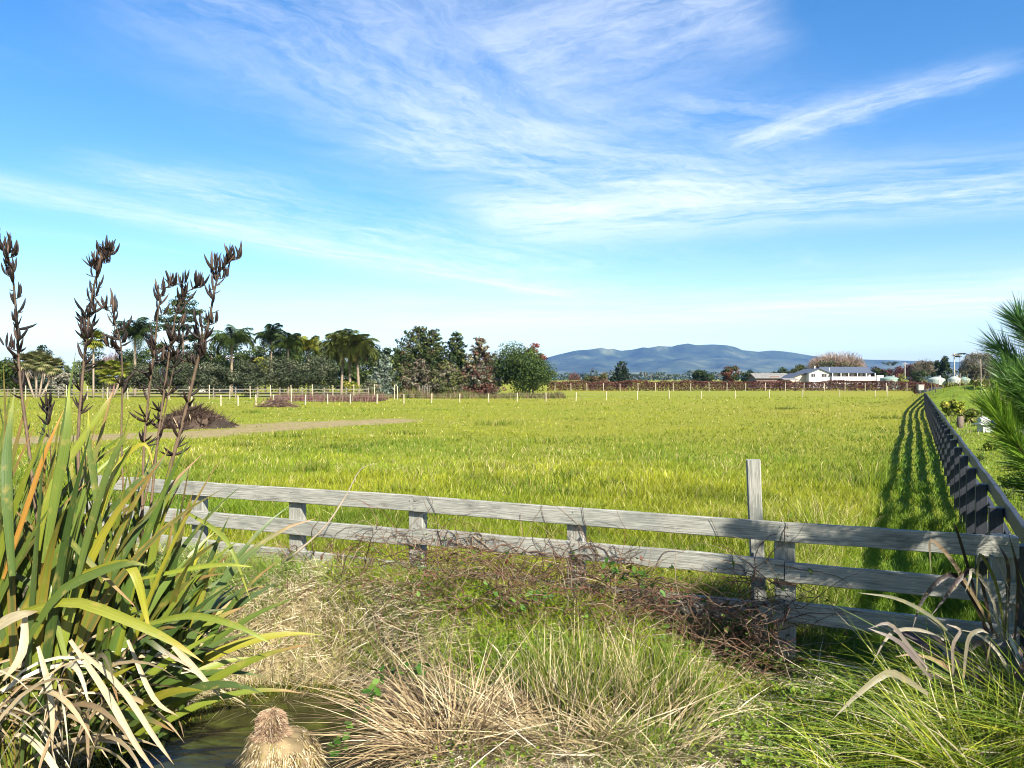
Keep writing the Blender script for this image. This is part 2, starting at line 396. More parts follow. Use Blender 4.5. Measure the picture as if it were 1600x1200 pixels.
base = k.mix(k.math('MULTIPLY', k.rng(dist, .35, -.6), k.rng(k.noise(flat, 1.1, 6, .7), .30, .46)), past, dirtc)
bank = k.ramp(k.noise(flat, 7, 8, .7), [(.3, (.07, .055, .028)), (.5, (.20, .165, .08)), (.7, (.36, .30, .17))])
base = k.mix(k.rng(k_line(k, tuple(RF_A), tuple(RF_N)), -.1, .3), base, bank)
lawn = k.ramp(n2, [(.3, (.07, .12, .012)), (.6, (.15, .20, .02)), (.8, (.22, .23, .06))])
base = k.mix(k.rng(k_line(k, tuple(BF_A), tuple(BF_N)), 0, .5), base, lawn)
sx = k.n('ShaderNodeSeparateXYZ'); k.t.links.new(pos, sx.inputs[0])
base = k.mix(k.rng(sx.outputs[2], -.28, -.45), base, (.045, .05, .012))
bs = k.bsdf(Base_Color=base, Roughness=.95); bs.inputs['Specular IOR Level'].default_value = .1
k.t.links.new(k.bump(k.math('ADD', n3, k.noise(flat, 40, 4)), .7, .05), bs.inputs['Normal'])
tag(link('ground', gme, k.m), kind='structure')

# stream water in the ditch
k = N('stream_water'); tc = k.n('ShaderNodeTexCoord').outputs['Object']
wn_ = k.noise(k.map(tc, (1, 2.6, 1)), 7, 5); al = k.noise(k.map(tc, (1, 1.8, 1)), 3.2, 6, .65)
b = k.bsdf(Base_Color=k.ramp(al, [(.34, (.008, .008, .003)), (.52, (.018, .022, .004)), (.70, (.05, .065, .006))]), Roughness=.05)
b.inputs['Specular IOR Level'].default_value = .5
k.t.links.new(k.bump(wn_, .35, .015), b.inputs['Normal'])
wx, wy = np.meshgrid(np.linspace(-3.1, -.6, 30), np.linspace(1.4, 6.6, 50), indexing='ij'); ii = np.arange(wx.size).reshape(wx.shape)
wq = np.stack([ii[:-1, :-1], ii[1:, :-1], ii[1:, 1:], ii[:-1, 1:]], -1).reshape(-1, 4)
keep = (height(wx, wy).ravel()[wq] < WATER_Z + .12).any(1)
tag(link('stream_water', tri_mesh('stream_water', np.stack([wx, wy, np.full(wx.shape, WATER_Z)], -1).reshape(-1, 3), wq[keep], smooth=True), k.m), kind='structure')

# ---------------------------------------------------------------- far hills
ridge = np.array([(560, 583), (700, 577), (790, 570), (847, 561), (872, 554), (900, 547.5), (922, 546), (940, 543), (950, 546), (957, 544.5), (970, 548), (990, 546), (1005, 542.5), (1014, 543.5),
                  (1030, 540.5), (1050, 541.5), (1058, 539), (1075, 536.5), (1087, 539), (1115, 538), (1137, 539.5), (1150, 542.5), (1160, 547), (1185, 549.5), (1207, 547.5), (1225, 549), (1240, 551), (1269, 556),
                  (1310, 560), (1361, 562), (1432, 564), (1520, 566), (1600, 565), (1700, 568), (1850, 574), (2100, 582)], float)
HD = 7000.0
hx = np.linspace(-2000, 8200, 420); hyv = np.linspace(0, 1, 70)
rx = (ridge[:, 0] - 800) / F * HD; rz = (HOR - ridge[:, 1]) / F * HD + EYE
HXX, HT = np.meshgrid(hx, hyv, indexing='ij')
prof = np.interp(HXX, rx, rz, left=0, right=0) * 1.0
spur = np.abs(fbm(HXX, HT * 2500, 520, 61, 5) - .5) * 2
front = np.where(HT < .62, (HT / .62), 1 - ((HT - .62) / .38) ** 1.5)
shape = np.where(HT < .62, front ** 1.3 * (1 - (.85 * (1 - front) + .12 * (front < .97)) * (1 - spur)) , np.maximum(front, 0))
HZ = prof * np.clip(shape, 0, 1) - 6 * (1 - front)
HYY = HD - 2300 + HT * 3700 + (fbm(HXX, HT * 900, 900, 71) - .5) * 300 * (np.abs(HT - .62) > .02)
HXc = HXX * (HYY / HD)      # spurs fan out with distance as the range bends round the plain
ih = np.arange(HXX.size).reshape(HXX.shape); qh = np.stack([ih[:-1, :-1], ih[1:, :-1], ih[1:, 1:], ih[:-1, 1:]], -1).reshape(-1, 4)
k = N('forested_hills'); pos = k.n('ShaderNodeNewGeometry').outputs['Position']
hn = k.noise(pos, .004, 8, .65); h2 = k.noise(pos, .0016, 5, .55); zz = k.n('ShaderNodeSeparateXYZ'); k.t.links.new(pos, zz.inputs[0])
fc = k.ramp(hn, [(.3, (.006, .012, .008)), (.55, (.035, .05, .025)), (.75, (.13, .14, .07))])
pc = k.ramp(h2, [(.3, (.05, .07, .03)), (.7, (.15, .15, .07))])
low = k.math('MULTIPLY', k.rng(zz.outputs[2], 170, 40), k.rng(h2, .42, .58))
b = k.bsdf(Base_Color=k.mix(low, fc, pc), Roughness=1.0); b.inputs['Specular IOR Level'].default_value = 0
k.t.links.new(k.bump(hn, 1.0, 40), b.inputs['Normal'])
tag(link('hills', tri_mesh('hills', np.stack([HXc, HYY, HZ], -1).reshape(-1, 3), qh, smooth=True), k.m), kind='structure')

# air between here and the hills
hz_ = cuboid('haze', (-12800, -900, -12), (12800, 12700, 420), None)
k = N('haze_air'); v = k.n('ShaderNodeVolumePrincipled'); v.inputs['Color'].default_value = (.22, .46, 1.0, 1); v.inputs['Density'].default_value = 0.5e-4; v.inputs['Anisotropy'].default_value = 0.0
k.t.links.new(v.outputs[0], k.out.inputs['Volume']); hz_.data.materials.append(k.m); tag(hz_, kind='stuff')
# ---------------------------------------------------------------- fences
k = N('weathered_timber'); oc = k.n('ShaderNodeTexCoord').outputs['Object']; oi = k.n('ShaderNodeObjectInfo')
off = k.n('ShaderNodeVectorMath', operation='ADD'); k.t.links.new(oc, off.inputs[0]); sc_ = k.n('ShaderNodeVectorMath', operation='SCALE'); sc_.inputs[0].default_value = (7, 3, 5)
k.t.links.new(oi.outputs['Random'], sc_.inputs[3]); k.t.links.new(sc_.outputs[0], off.inputs[1]); ov = off.outputs[0]
gr = k.noise(k.map(ov, (1.3, 22, 34)), 3.0, 8, .62, Distortion=.6); bl = k.noise(k.map(ov, (1, 2, 2)), 3.0, 6, .6); fine = k.noise(k.map(ov, (2, 60, 95)), 4, 5)
lich = k.noise(ov, 14, 7, .7)
c = k.ramp(gr, [(.26, (.06, .058, .05)), (.44, (.22, .218, .185)), (.62, (.325, .32, .275)), (.8, (.46, .445, .385))])
c = k.mix(k.math('MULTIPLY', k.rng(bl, .45, .68), .55), c, (.125, .14, .12))
c = k.mix(k.math('MULTIPLY', k.rng(lich, .60, .70), .6), c, (.30, .33, .25))
c = k.mix(k.math('MULTIPLY', k.rng(k.noise(k.map(ov, (1, 3, 3)), 1.7, 6, .7), .55, .72), .7), c, (.05, .048, .04))
ck = k.n('ShaderNodeTexVoronoi'); k.t.links.new(k.map(ov, (2.1, 1, 9)), ck.inputs['Vector']); ck.inputs['Scale'].default_value = 1.1
knot = k.rng(ck.outputs['Distance'], .14, .02); c = k.mix(k.math('MULTIPLY', knot, .75), c, (.11, .075, .05))
b = k.bsdf(Base_Color=c, Roughness=.88); b.inputs['Specular IOR Level'].default_value = .2
k.t.links.new(k.bump(k.math('ADD', gr, k.math('MULTIPLY', fine, .6)), .8, .006), b.inputs['Normal']); M_WOOD = k.m
k = N('black_stained_timber'); oc = k.n('ShaderNodeTexCoord').outputs['Object']; gr = k.noise(k.map(oc, (1.5, 20, 30)), 3, 7, .6)
b = k.bsdf(Base_Color=k.ramp(gr, [(.3, (.012, .013, .016)), (.6, (.026, .029, .036)), (.8, (.06, .064, .075))]), Roughness=.55)
k.t.links.new(k.bump(gr, .5, .004), b.inputs['Normal']); M_BLACK = k.m
M_PALE = plain('pale_treated_post', (.36, .31, .21), .85, .3, 6, bump=.004, stretch=(8, 8, 1))
M_NAIL = plain('galvanised_nail', (.42, .43, .43), .4, .1, 30, metal=.8)
M_WIRE = plain('fence_wire', (.30, .30, .30), .45, .1, 20, metal=.7)
def at_rail(px):
    y = 752 + .068 * (px - 300); return 1321.6 / (y - HOR)
def rail_pt(px):
    # point of the fence line met by the picture column px
    t = (px - 800) / F; a = RF_A; den = RF_D[0] - t * RF_D[1]; u = (t * a[1] - a[0]) / den; return a + RF_D * u, u
RF_ANG = math.atan2(RF_D[1], RF_D[0])
rf = thing('rail_fence', (RF_A[0], RF_A[1], 0), 'weathered grey three-rail timber fence overgrown with brambles', 'fence', rz=RF_ANG)
post_us = [rail_pt(p)[1] for p in (150, 305, 458, 647, 897, 1226)] + [7.58]
for i, u in enumerate(post_us):
    hgt = 1.16 if i < 6 else 1.2
    me = boxmesh(hgt + .5, .095, .155, .008, 5, .003, 40 + i); o = link('post', me, M_WOOD, rf)
    o.rotation_euler = (0, R(-90), 0); o.location = (u + .0775, .072, (hgt - .5) / 2 - .02)
ends = [post_us[0] - .3, post_us[3], post_us[5], 7.66]
for r_i, (zt, hh) in enumerate(((1.18, .150), (.875, .152), (.552, .156))):
    for j in range(3):
        sag = (0, -.012, .004)[r_i] if j != 1 else (.0, .01, -.03)[r_i]
        L = ends[j + 1] - ends[j] - .006
        me = boxmesh(L, .048, hh, .005, 10, .0022, 7 * r_i + j); o = link('rail', me, M_WOOD, rf)
        o.location = ((ends[j] + ends[j + 1]) / 2, -.002 - .001 * r_i, zt - hh + sag); o.rotation_euler = (R(-1.5 + r_i), R((.25, -.2, .3)[j] * (r_i - 1)), 0)
        for e in (post_us if j == 0 else post_us[3:]):
            if ends[j] - .01 < e < ends[j + 1] + .01:
                for dz_ in (.04, .11):
                    uu = min(max(e + (.03 if e <= ends[j] + .01 else -.03 if e >= ends[j + 1] - .01 else 0), ends[j] + .02), ends[j + 1] - .02)
                    nm = bpy.data.meshes.get('nail') or boxmesh(.004, .009, .009, .002); nm.name = 'nail'
                    q = link('nail', nm, M_NAIL, rf); q.location = (uu, -.0275 - .001 * r_i, zt - hh + dz_ + sag); q.rotation_euler = (0, 0, R(90))
# single pale post just behind the rails
pp = rail_pt(1199)[0] - RF_N * .42
me = boxmesh(1.95, .085, .115, .010, 6, .003, 77); k2 = link('fence_post', me, M_WOOD)
k2.rotation_euler = (0, R(-92.2), R(-14)); k2.location = (pp[0] - .05, pp[1], .645)
tag(k2, 'lone pale squared post standing taller than the grey rails, just behind them', 'post')

BLEN, NP, SP = 86.0, 49, 1.75
bf = thing('black_rail_fence', (BF_A[0], BF_A[1], 0), 'long black stained post and rail fence running down the paddock side', 'fence', rz=math.atan2(BF_D[1], BF_D[0]))
pm = boxmesh(1.62, .115, .115, .006, 3, .001, 5); pm.name = 'black_post'
for i in range(NP):
    u = .12 + i * SP if i else .06
    o = link('post', pm, M_BLACK, bf); o.rotation_euler = (0, R(-90), random.uniform(-.02, .02)); o.location = (u + .0575, .0605, .3 + random.uniform(-.012, .012))
rm = [boxmesh(SP * 2 - .006, .045, .15, .005, 8, .005, 60 + i) for i in range(4)]
for lev, zt in enumerate((1.185, .895, .605, .315)):
    for j in range(24):
        o = link('rail', rm[(j + lev) % 4], M_BLACK, bf); o.location = (.12 + (j + .5) * SP * 2, -.0255, zt - .15 + random.uniform(-.014, .014)); o.rotation_euler = (R(random.uniform(-2, 2)), R(random.uniform(-.45, .45)), 0)

def round_post(r, h, seed=0):
    rr = np.random.default_rng(seed); zs = [-.3, 0, h * .5, h - .02, h]; p = np.array([(rr.normal(0, .004), rr.normal(0, .004), z) for z in zs])
    V, T, C = tube(p, [r, r, r * .97, r * .96, r * .8], 8); return tri_mesh('pale_post', V, T, smooth=False)
def post_line(name, label, pts, hgt, r, wires, cat='fence', sep=None):
    c0 = pts[0]; root = thing(name, (c0[0], c0[1], 0), label, cat); ms = [round_post(r, hgt, s) for s in range(3)]
    top = []
    for i, (x, y, hs) in enumerate(pts):
        z = float(height(x, y)); o = link('post', ms[i % 3], M_PALE, root); o.location = (x - c0[0], y - c0[1], z); o.scale = (1, 1, hs)
        o.rotation_euler = (random.uniform(-.03, .03), random.uniform(-.03, .03), random.uniform(0, 6)); top.append((x - c0[0], y - c0[1], z))
    for wz in wires:
        V, T, C = tube([(a, b - r - .004, c_ + wz) for a, b, c_ in top], .0035, 4); link('wire', tri_mesh('wire', V, T), M_WIRE, root)
    return root
def dline(px): return 2714 / (41 - (px - 454) * .01554)
pxs = [300, 345, 372, 400, 427, 455, 477, 512, 547.6, 589, 631, 674.4, 718, 763.6, 808, 853, 900, 947.5, 996, 1045.5, 1096, 1149, 1202, 1254, 1312, 1368, 1387]
post_line('wire_fence', 'row of short pale posts with thin wire across the far paddock', [(gx(p, dline(p)), dline(p), 1.55 if p in (455, 1387) else random.uniform(.93, 1.06)) for p in pxs], .92, .055, (.35, .65, .85))
pxs = [867, 892, 917, 943, 969, 997, 1024, 1052, 1079, 1108, 1136, 1165, 1196, 1227, 1256, 1288, 1320, 1352, 1385, 1417, 1451]
post_line('trellis_posts', 'row of pale posts standing along the dark red hedge', [(gx(p, 141), 141, random.uniform(.9, 1.1)) for p in pxs], 1.55, .058, (.7, 1.2))
pxs = [40, 72, 104, 136, 168, 200, 232, 264, 296, 327, 359, 391, 423, 455, 488, 520, 553, 585, 616, 621]
post_line('tall_wire_fence', 'row of tall thin pale posts in front of the olive trees', [(gx(p, 84), 84, random.uniform(.92, 1.08)) for p in pxs], 1.55, .048, (.4, .8, 1.2, 1.45))
# pale rail fence at the back of the left paddock
hf = thing('paddock_rail_fence', (-62, 90, 0), 'pale three-rail horse fence under the olive trees', 'fence')
pmh = boxmesh(1.55, .12, .12, .01, 1); prh = boxmesh(2.62, .05, .08, .008, 1)
M_PALE2 = plain('bleached_rail', (.17, .15, .115), .8, .2, 5)
for i in range(18):
    o = link('post', pmh, M_PALE2, hf); o.rotation_euler = (0, R(-90), 0); o.location = (i * 2.64 + .06, 0.09, .5)
    for zt in (1.15, .80, .45):
        if i < 17 and not (i in (5, 11) and zt < .6): o = link('rail', prh, M_PALE2, hf); o.location = (i * 2.64 + 1.32, 0, zt - .14); o.rotation_euler = (0, R(random.uniform(-.5, .5)), 0)
# ---------------------------------------------------------------- trees
LEAF_K, LEAF_N = .72, 1.75
def leaf_faces(P, Nrm, size, C, aspect=.6):
    """two-triangle leaf clump faces at points P, roughly facing Nrm"""
    n = len(P); t = unit(np.cross(Nrm, rand_dir(n))); b = np.cross(Nrm, t)
    size = np.broadcast_to(np.asarray(size, float), (n,))[:, None]
    V = np.stack([P - t * size, P - b * size * aspect + Nrm * size * .2, P + t * size, P + b * size * aspect + Nrm * size * .2], 1).reshape(-1, 3)
    T = (np.arange(n) * 4)[:, None, None] + np.array([(0, 1, 2), (0, 2, 3)])[None]
    return V, T.reshape(-1, 3), np.repeat(C, 4, axis=0)
def clump_cloud(centers, rad, n, size, cols, cw=None, squash=.8, jitter=.3):
    n = int(n * LEAF_N); size = size * LEAF_K
    centers = np.asarray(centers, float); m = len(centers); rad = np.broadcast_to(np.asarray(rad, float), (m,))
    w = rad ** 2; w = w / w.sum(); ci = rng.choice(m, n, p=w); d = rand_dir(n); r = rad[ci] * rng.random(n) ** .4
    P = centers[ci] + d * r[:, None] * np.array([1, 1, squash]); Nn = unit(d + rng.normal(0, .55, (n, 3)) + np.array([0, 0, .35]))
    cols = np.asarray(cols, float); cc = cols[rng.choice(len(cols), m, p=cw)]
    C = cc[ci] * (1 + rng.normal(0, jitter, (n, 1))).clip(.45, 1.7)
    return leaf_faces(P, Nn, size * rng.uniform(.6, 1.3, n), C)
G_DARK = [(.014, .028, .006), (.024, .042, .008), (.038, .058, .011)]
G_MID = [(.022, .040, .007), (.036, .058, .009), (.062, .085, .013)]
G_OLIVE = [(.030, .040, .018), (.048, .060, .028), (.075, .085, .045)]
G_YEL = [(.09, .12, .012), (.15, .17, .018), (.21, .20, .03)]
BROWN = [(.10, .070, .040), (.16, .115, .070), (.075, .05, .03)]
PALE = [(.20, .165, .12), (.28, .24, .18), (.15, .12, .085)]
RED = [(.11, .022, .014), (.17, .035, .02), (.07, .02, .012)]
SILV = [(.12, .16, .12), (.19, .22, .17), (.07, .10, .06)]
def trunk_parts(root, h, r, limbs=5, crown_h=.4, spread=1.5, bark=(.12, .09, .065), lean=.0):
    p = spline([(0, 0, -.2), (lean * .3, 0, h * .35), (lean, .1 * lean, h)], 7); parts = [tube(p, np.linspace(r, r * .3, 7), 7, bark)]
    for i in range(limbs):
        a = rng.uniform(0, 6.28); z0 = h * rng.uniform(crown_h * .7, .8); q = p[min(6, int(z0 / h * 6))]; L = spread * rng.uniform(.6, 1.1)
        e = q + np.array([math.cos(a) * L, math.sin(a) * L, L * rng.uniform(.4, 1.0)]); m = (q + e) / 2 + np.array([0, 0, -.1 * L])
        parts.append(tube(spline([q, m, e], 5), np.linspace(r * .45, r * .12, 5), 5, bark))
    V, T, C = join(*parts); return link('trunk', tri_mesh('trunk', V, T, C, smooth=True), M_BARK, root)
def set_crown(root, *parts, mat=None):
    V, T, C = join(*parts); return link('crown', tri_mesh('crown', V, T, C), mat or M_TREE, root)
def broad(name, label, px, d, top, wpx, cols, base=None, n=3500, size=.24, lift=.28, ncl=26, cw=None, group=None, cat='tree', flat=.75, bark=(.12, .09, .065), shape=None):
    """a round-headed tree or shrub; top in picture rows, width in picture columns at distance d"""
    x = gx(px, d); z0 = float(height(x, d)); h = hz(top, d) - z0; w = wpx / F * d
    root = thing(name, (x, d, z0), label, cat, group); trunk_parts(root, h * .8, max(.05, h * .022), 5, lift, w * .32, bark)
    zc = h * (lift + (1 - lift) * .5); rz = h * (1 - lift) * .5; a = rand_dir(ncl); rr = rng.uniform(.35, .86, ncl)[:, None]
    cen = a * rr * np.array([w * .5, w * .42, rz]) + np.array([0, 0, zc])
    if shape is not None: cen = shape(cen, w, h)
    rad = rng.uniform(.22, .36, ncl) * min(w * .62, rz * 1.6); cen[:, 2] *= h / (cen[:, 2] + rad * .75 * flat).max(); cen[:, 0] *= w * .5 / (np.abs(cen[:, 0]) + rad * .5).max(); set_crown(root, clump_cloud(cen, rad, n, size, cols, cw, flat)); return root
def conifer(name, label, px, d, top, wpx, cols, n=4200, size=.26, cw=None, skew=0., tip=.9, droop=-.15, group=None, low=.04, tiers=13, spiky=1.0):
    x = gx(px, d); z0 = float(height(x, d)); h = hz(top, d) - z0; w = wpx * (1.22 if wpx > 40 else 1.0) / F * d; n = int(n * 1.3); root = thing(name, (x, d, z0), label, 'tree', group)
    trunk_parts(root, h * .97, h * .022, 0, bark=(.10, .075, .055)); cen = []; rad = []; limbs = []
    for i in range(tiers):
        f = low + (1 - low) * (i + .3) / tiers; reach = w * .5 * (1 - f ** 1.4) ** tip * rng.uniform(.75, 1.12) + .12
        nb = max(3, int(7 * (1 - f) + 3)); a0 = rng.uniform(0, 6)
        for j in range(nb):
            a = a0 + j * 6.283 / nb + rng.normal(0, .25); L = reach * rng.uniform(.62, 1.15)
            for s in (.45, .75, 1.0):
                cen.append((math.cos(a) * L * s + skew * f, math.sin(a) * L * s, h * f + L * s * (droop + .35 * s * spiky) + rng.normal(0, .1))); rad.append(max(.22, w * .115 * (1.25 - .6 * s) * (1.15 - .6 * f)))
            limbs.append(tube([(0, 0, h * f), (math.cos(a) * L * .9, math.sin(a) * L * .9, h * f + L * (droop + .3) * .9)], [.05, .015], 4, (.13, .10, .08)))
    for q in range(4): cen.append((skew, 0, h * (.9 + .035 * q))); rad.append(.22 - .04 * q)
    V, T, C = join(*limbs); link('branches', tri_mesh('branches', V, T, C), M_BARK, root)
    set_crown(root, clump_cloud(cen, rad, n, size, cols, cw, .75)); return root
def bare(name, label, px, d, top, wpx, cols, n=2600, base_lift=.15, leaf=0, leafc=None, group=None, size=.3, cat='tree'):
    """leafless winter crown: a fan of fine twigs on spreading limbs"""
    x = gx(px, d); z0 = float(height(x, d)); h = hz(top, d) - z0; w = wpx / F * d; root = thing(name, (x, d, z0), label, cat, group)
    bark = cols[0]; trunk_parts(root, h * .55, h * .03, 9, .25, w * .36, bark)
    a = rand_dir(n); a[:, 2] = np.abs(a[:, 2]) * 1.0 - .25; a = unit(a); r = rng.uniform(.25, 1, n) ** .5
    lobes = 1 - .28 * vnoise(np.arctan2(a[:, 1], a[:, 0]) * 2 + 9, a[:, 2] * 3 + 5, .8, 44)
    P = a * (r * lobes)[:, None] * np.array([w * .5, w * .42, h * (1 - base_lift) * .56]) + np.array([0, 0, h * (base_lift + .40)])
    dirs = unit(a + np.array([0, 0, .7]) + rng.normal(0, .45, (n, 3))); L = h * .11 * rng.uniform(.5, 1.4, n)
    cc = np.asarray(cols)[rng.integers(0, len(cols), n)] * rng.uniform(.7, 1.3, (n, 1))
    parts = [strips(P - dirs * L[:, None] * .5, dirs, rng.normal(0, .15, (n, 3)), L, d * .00042 + .01, 2, cc, side=rand_dir(n))]
    if leaf: parts.append(clump_cloud(a[:60] * np.array([w * .42, w * .35, h * .36]) + np.array([0, 0, h * .52]), w * .09, leaf, size, leafc))
    set_crown(root, *parts, mat=M_TREE); return root
_frond = {}
def frond_mesh(L, arch, nl, cols, ll, seed, wid=.05):
    key = (L, arch, seed)
    if key in _frond: return _frond[key]
    t = np.linspace(0, 1, 12); ang = .95 - arch * t ** 1.3; xs = np.concatenate([[0], np.cumsum(np.cos(ang[:-1]))]) / 11 * L; zs = np.concatenate([[0], np.cumsum(np.sin(ang[:-1]))]) / 11 * L
    path = np.stack([xs, np.zeros(12), zs], 1); parts = [tube(path, np.linspace(.035, .008, 12), 4, cols[0])]
    s = np.linspace(.12, .98, nl); P = np.stack([np.interp(s, t, xs), np.zeros(nl), np.interp(s, t, zs)], 1); env = np.sin(np.pi * np.clip(s * .85 + .12, 0, 1)) ** .7 * ll
    for sg in (-1, 1):
        dd = unit(np.stack([np.full(nl, .45), np.full(nl, sg * .8), np.full(nl, .12)], 1) + rng.normal(0, .12, (nl, 3)))
        cc = np.asarray(cols)[rng.integers(0, len(cols), nl)]
        parts.append(strips(P, dd, np.tile([0, 0, -.75], (nl, 1)), env, wid, 2, cc, side=np.tile([1.0, 0, 0], (nl, 1))))
    V, T, C = join(*parts); _frond[key] = tri_mesh('frond', V, T, C); return _frond[key]
def palm(name, label, px, d, top, L, nf=22, cols=G_MID, dead=0, trunk_r=.16, group=None, arch=1.75, lean=0., crown_z=None):
    x = gx(px, d); z0 = float(height(x, d)); h = hz(top, d) - z0; zc = h - L * .40 if crown_z is None else crown_z
    root = thing(name, (x, d, z0), label, 'palm tree', group); L = L * 1.22; arch = arch + .45; nf = nf + 12
    p = spline([(-lean, 0, -.2), (-lean * .5, 0, zc * .5), (0, 0, zc)], 9); V, T, C = tube(p, [trunk_r * (1.15 - .03 * i + (.05 if i % 2 else 0)) for i in range(9)], 9, (.21, .165, .115)); link('trunk', tri_mesh('trunk', V, T, C, smooth=True), M_BARK, root)
    for i in range(nf):
        me = frond_mesh(L, arch + (.7 if i % 3 == 0 else .2 if i % 3 == 1 else -.35), 44, cols, L * .30, (i % 3, cols[0]), d * .0009)
        o = link('frond', me, M_TREE, root); o.location = (0, 0, zc); o.rotation_euler = (rng.normal(0, .2), rng.uniform(-.5, .35) + (.25 if i % 3 == 0 else -.25 if i % 3 == 2 else 0), i * 2.39996); o.scale = (rng.uniform(.85, 1.1),) * 3
    for i in range(dead):
        me = frond_mesh(L * .62, 2.9, 26, [(.26, .16, .08), (.33, .22, .12)], L * .16, (9, 'dead'), d * .0007)
        o = link('dead_frond', me, M_TREE, root); o.location = (0, 0, zc - .15); o.rotation_euler = (0, .75, i * 2.1 + .4)
    return root
def fan_palm(name, label, px, d, top, rad, nf=24, cols=G_YEL, trunk_r=.14, skirt=0, group=None, heads=((0, 0, 0),)):
    x = gx(px, d); z0 = float(height(x, d)); h = hz(top, d) - z0; root = thing(name, (x, d, z0), label, 'palm tree', group); m = []
    nb = 16; a = np.linspace(-1.9, 1.9, nb); dd = np.stack([np.cos(a), np.sin(a), np.zeros(nb)], 1)
    cc = np.asarray(cols)[rng.integers(0, len(cols), nb)]
    V, T, C = join(tube([(0, 0, 0), (rad * .45, 0, rad * .1)], [.02, .012], 4, cols[0]), strips(np.tile([rad * .45, 0, rad * .1], (nb, 1)), dd, np.tile([0, 0, -.3], (nb, 1)), rad * .6, rad * .13, 2, cc, side=np.stack([-np.sin(a), np.cos(a), np.zeros(nb)], 1)))
    fm = tri_mesh('fan_leaf', V, T, C); skm = None
    if skirt:
        n = 90; a = rng.uniform(0, 6.28, n); dd = unit(np.stack([np.cos(a) * .35, np.sin(a) * .35, -np.ones(n)], 1)); skp = np.stack([np.cos(a) * trunk_r, np.sin(a) * trunk_r, rng.uniform(-.6, 0, n)], 1)
        V, T, C = strips(skp, dd, rng.normal(0, .15, (n, 3)), skirt * rng.uniform(.5, 1, n), .12, 2, np.asarray(PALE)[rng.integers(0, 3, n)]); skm = tri_mesh('dead_skirt', V, T, C)
    for hx_, hy_, hz__ in heads:
        top_z = h - rad * .6 + hz__
        V, T, C = tube(spline([(hx_ * .2, 0, -.2), (hx_ * .7, hy_ * .6, top_z * .5), (hx_, hy_, top_z)], 6), trunk_r, 7, (.24, .19, .14)); link('trunk', tri_mesh('trunk', V, T, C), M_BARK, root)
        for i in range(nf):
            o = link('fan_leaf', fm, M_TREE, root); o.location = (hx_, hy_, top_z); o.rotation_euler = (0, -1.15 + 2.0 * i / nf, i * 2.39996)
        if skm: link('dead_skirt', skm, M_TREE, root, (hx_, hy_, top_z))
    return root
# --- behind the flax, along the left boundary
broad('broadleaf_tree', 'low dark green tree beside the pale rail fence, partly behind flax stalks', 12, 96, 560, 70, G_MID, n=2600, lift=.1)
fan_palm('cabbage_tree', 'cabbage tree clump with pale dead skirts behind the tallest flax stalks', 58, 95, 556, 1.6, 26, [(.10, .12, .035), (.16, .16, .06), (.20, .18, .09)], .13, 2.0, heads=((-1.6, 0, .1), (-.4, .5, .4), (.9, 0, 0), (1.8, .6, -.5)))
conifer('dark_pine', 'dark bluish pine rising behind the pale cabbage trees', 66, 120, 540, 70, [(.016, .034, .020), (.025, .048, .026)], n=2600)
broad('grey_shrub', 'grey-brown twiggy shrub behind the horse fence', 100, 92, 583, 34, [(.16, .15, .11), (.11, .11, .08)], n=1200, lift=.05, cat='shrub')
broad('round_shrub', 'small soft green tree above the grey-brown shrub', 112, 108, 566, 26, [(.06, .09, .04), (.09, .12, .05)], n=900, lift=.3)
fan_palm('fan_palm', 'fan palm on a thin trunk with yellow-green head', 146, 90, 519, 1.7, 26, G_YEL, .11, 1.0)
bare('purple_tree', 'leafless purplish tree behind the yellow-green fan leaves', 178, 118, 545, 52, [(.14, .08, .085), (.19, .12, .12)], n=1300)
fan_palm('low_fan_palm', 'low spreading yellow-green fan palm clump by the horse fence', 172, 93, 566, 1.35, 20, G_YEL, .12, heads=((-1.3, 0, 0), (.2, .4, .1), (1.5, 0, -.2), (.1, -.6, -1.1)))
palm('feather_palm', 'dark feather palm behind the shortest flax stalk', 211, 100, 512, 3.0, 22, G_DARK, trunk_r=.17)
# tall open pine: clumps on a bare stem
d = 110; x = gx(286, d); pr = thing('tall_pine', (x, d, float(height(x, d))), 'tall open-crowned pine rising above every other tree', 'tree')
trunk_parts(pr, 14.2, .24, 12, .35, 2.2, (.13, .10, .08))
cen = [(rng.uniform(-1, 1) * w_, rng.uniform(-1, 1) * w_ * .7, z) for z, w_, q in ((14.3, .9, 4), (13.3, 1.5, 7), (12.2, 2.2, 10), (11.0, 3.0, 12), (9.8, 3.3, 12), (8.4, 3.6, 12), (7.0, 3.4, 10), (5.4, 3.2, 10)) for _ in range(q)]
set_crown(pr, clump_cloud(cen, rng.uniform(.55, 1.0, len(cen)), 4600, .22, [(.035, .050, .012), (.055, .072, .014), (.022, .036, .010)], None, .7))
for i, (p, t, wd) in enumerate(((230, 566, 66), (283, 563, 64), (336, 566, 62), (386, 562, 66), (438, 556, 72), (492, 555, 74))):
    broad('olive_tree', ('grey-green olive tree under the tall open pine', 'grey-green olive tree in front of the pale hidden roof, on the pine side', 'grey-green olive tree below the bushy feather palm', 'grey-green olive tree with yellow shrub showing over it', 'grey-green olive tree below the full dark palm', 'broad grey-green olive tree next to the triple-stemmed palm')[i], p, 94 + i * .6, t, wd, G_OLIVE, n=4300, size=.17, lift=.06, ncl=34, group='olive trees along the boundary')
M_ROOFW = plain('pale_roof', (.42, .40, .37), .6, .08, 3)
M_WALLC = plain('cream_wall', (.55, .50, .42), .8, .08, 3)
d = 128; x = gx(338, d); hs = thing('hidden_house', (x, d, 0), 'pale roofed house showing between palms above the olive trees', 'house')
cuboid('wall', (-2.9, 0, 0), (2.6, 6, hz(570, d)), M_WALLC, hs)
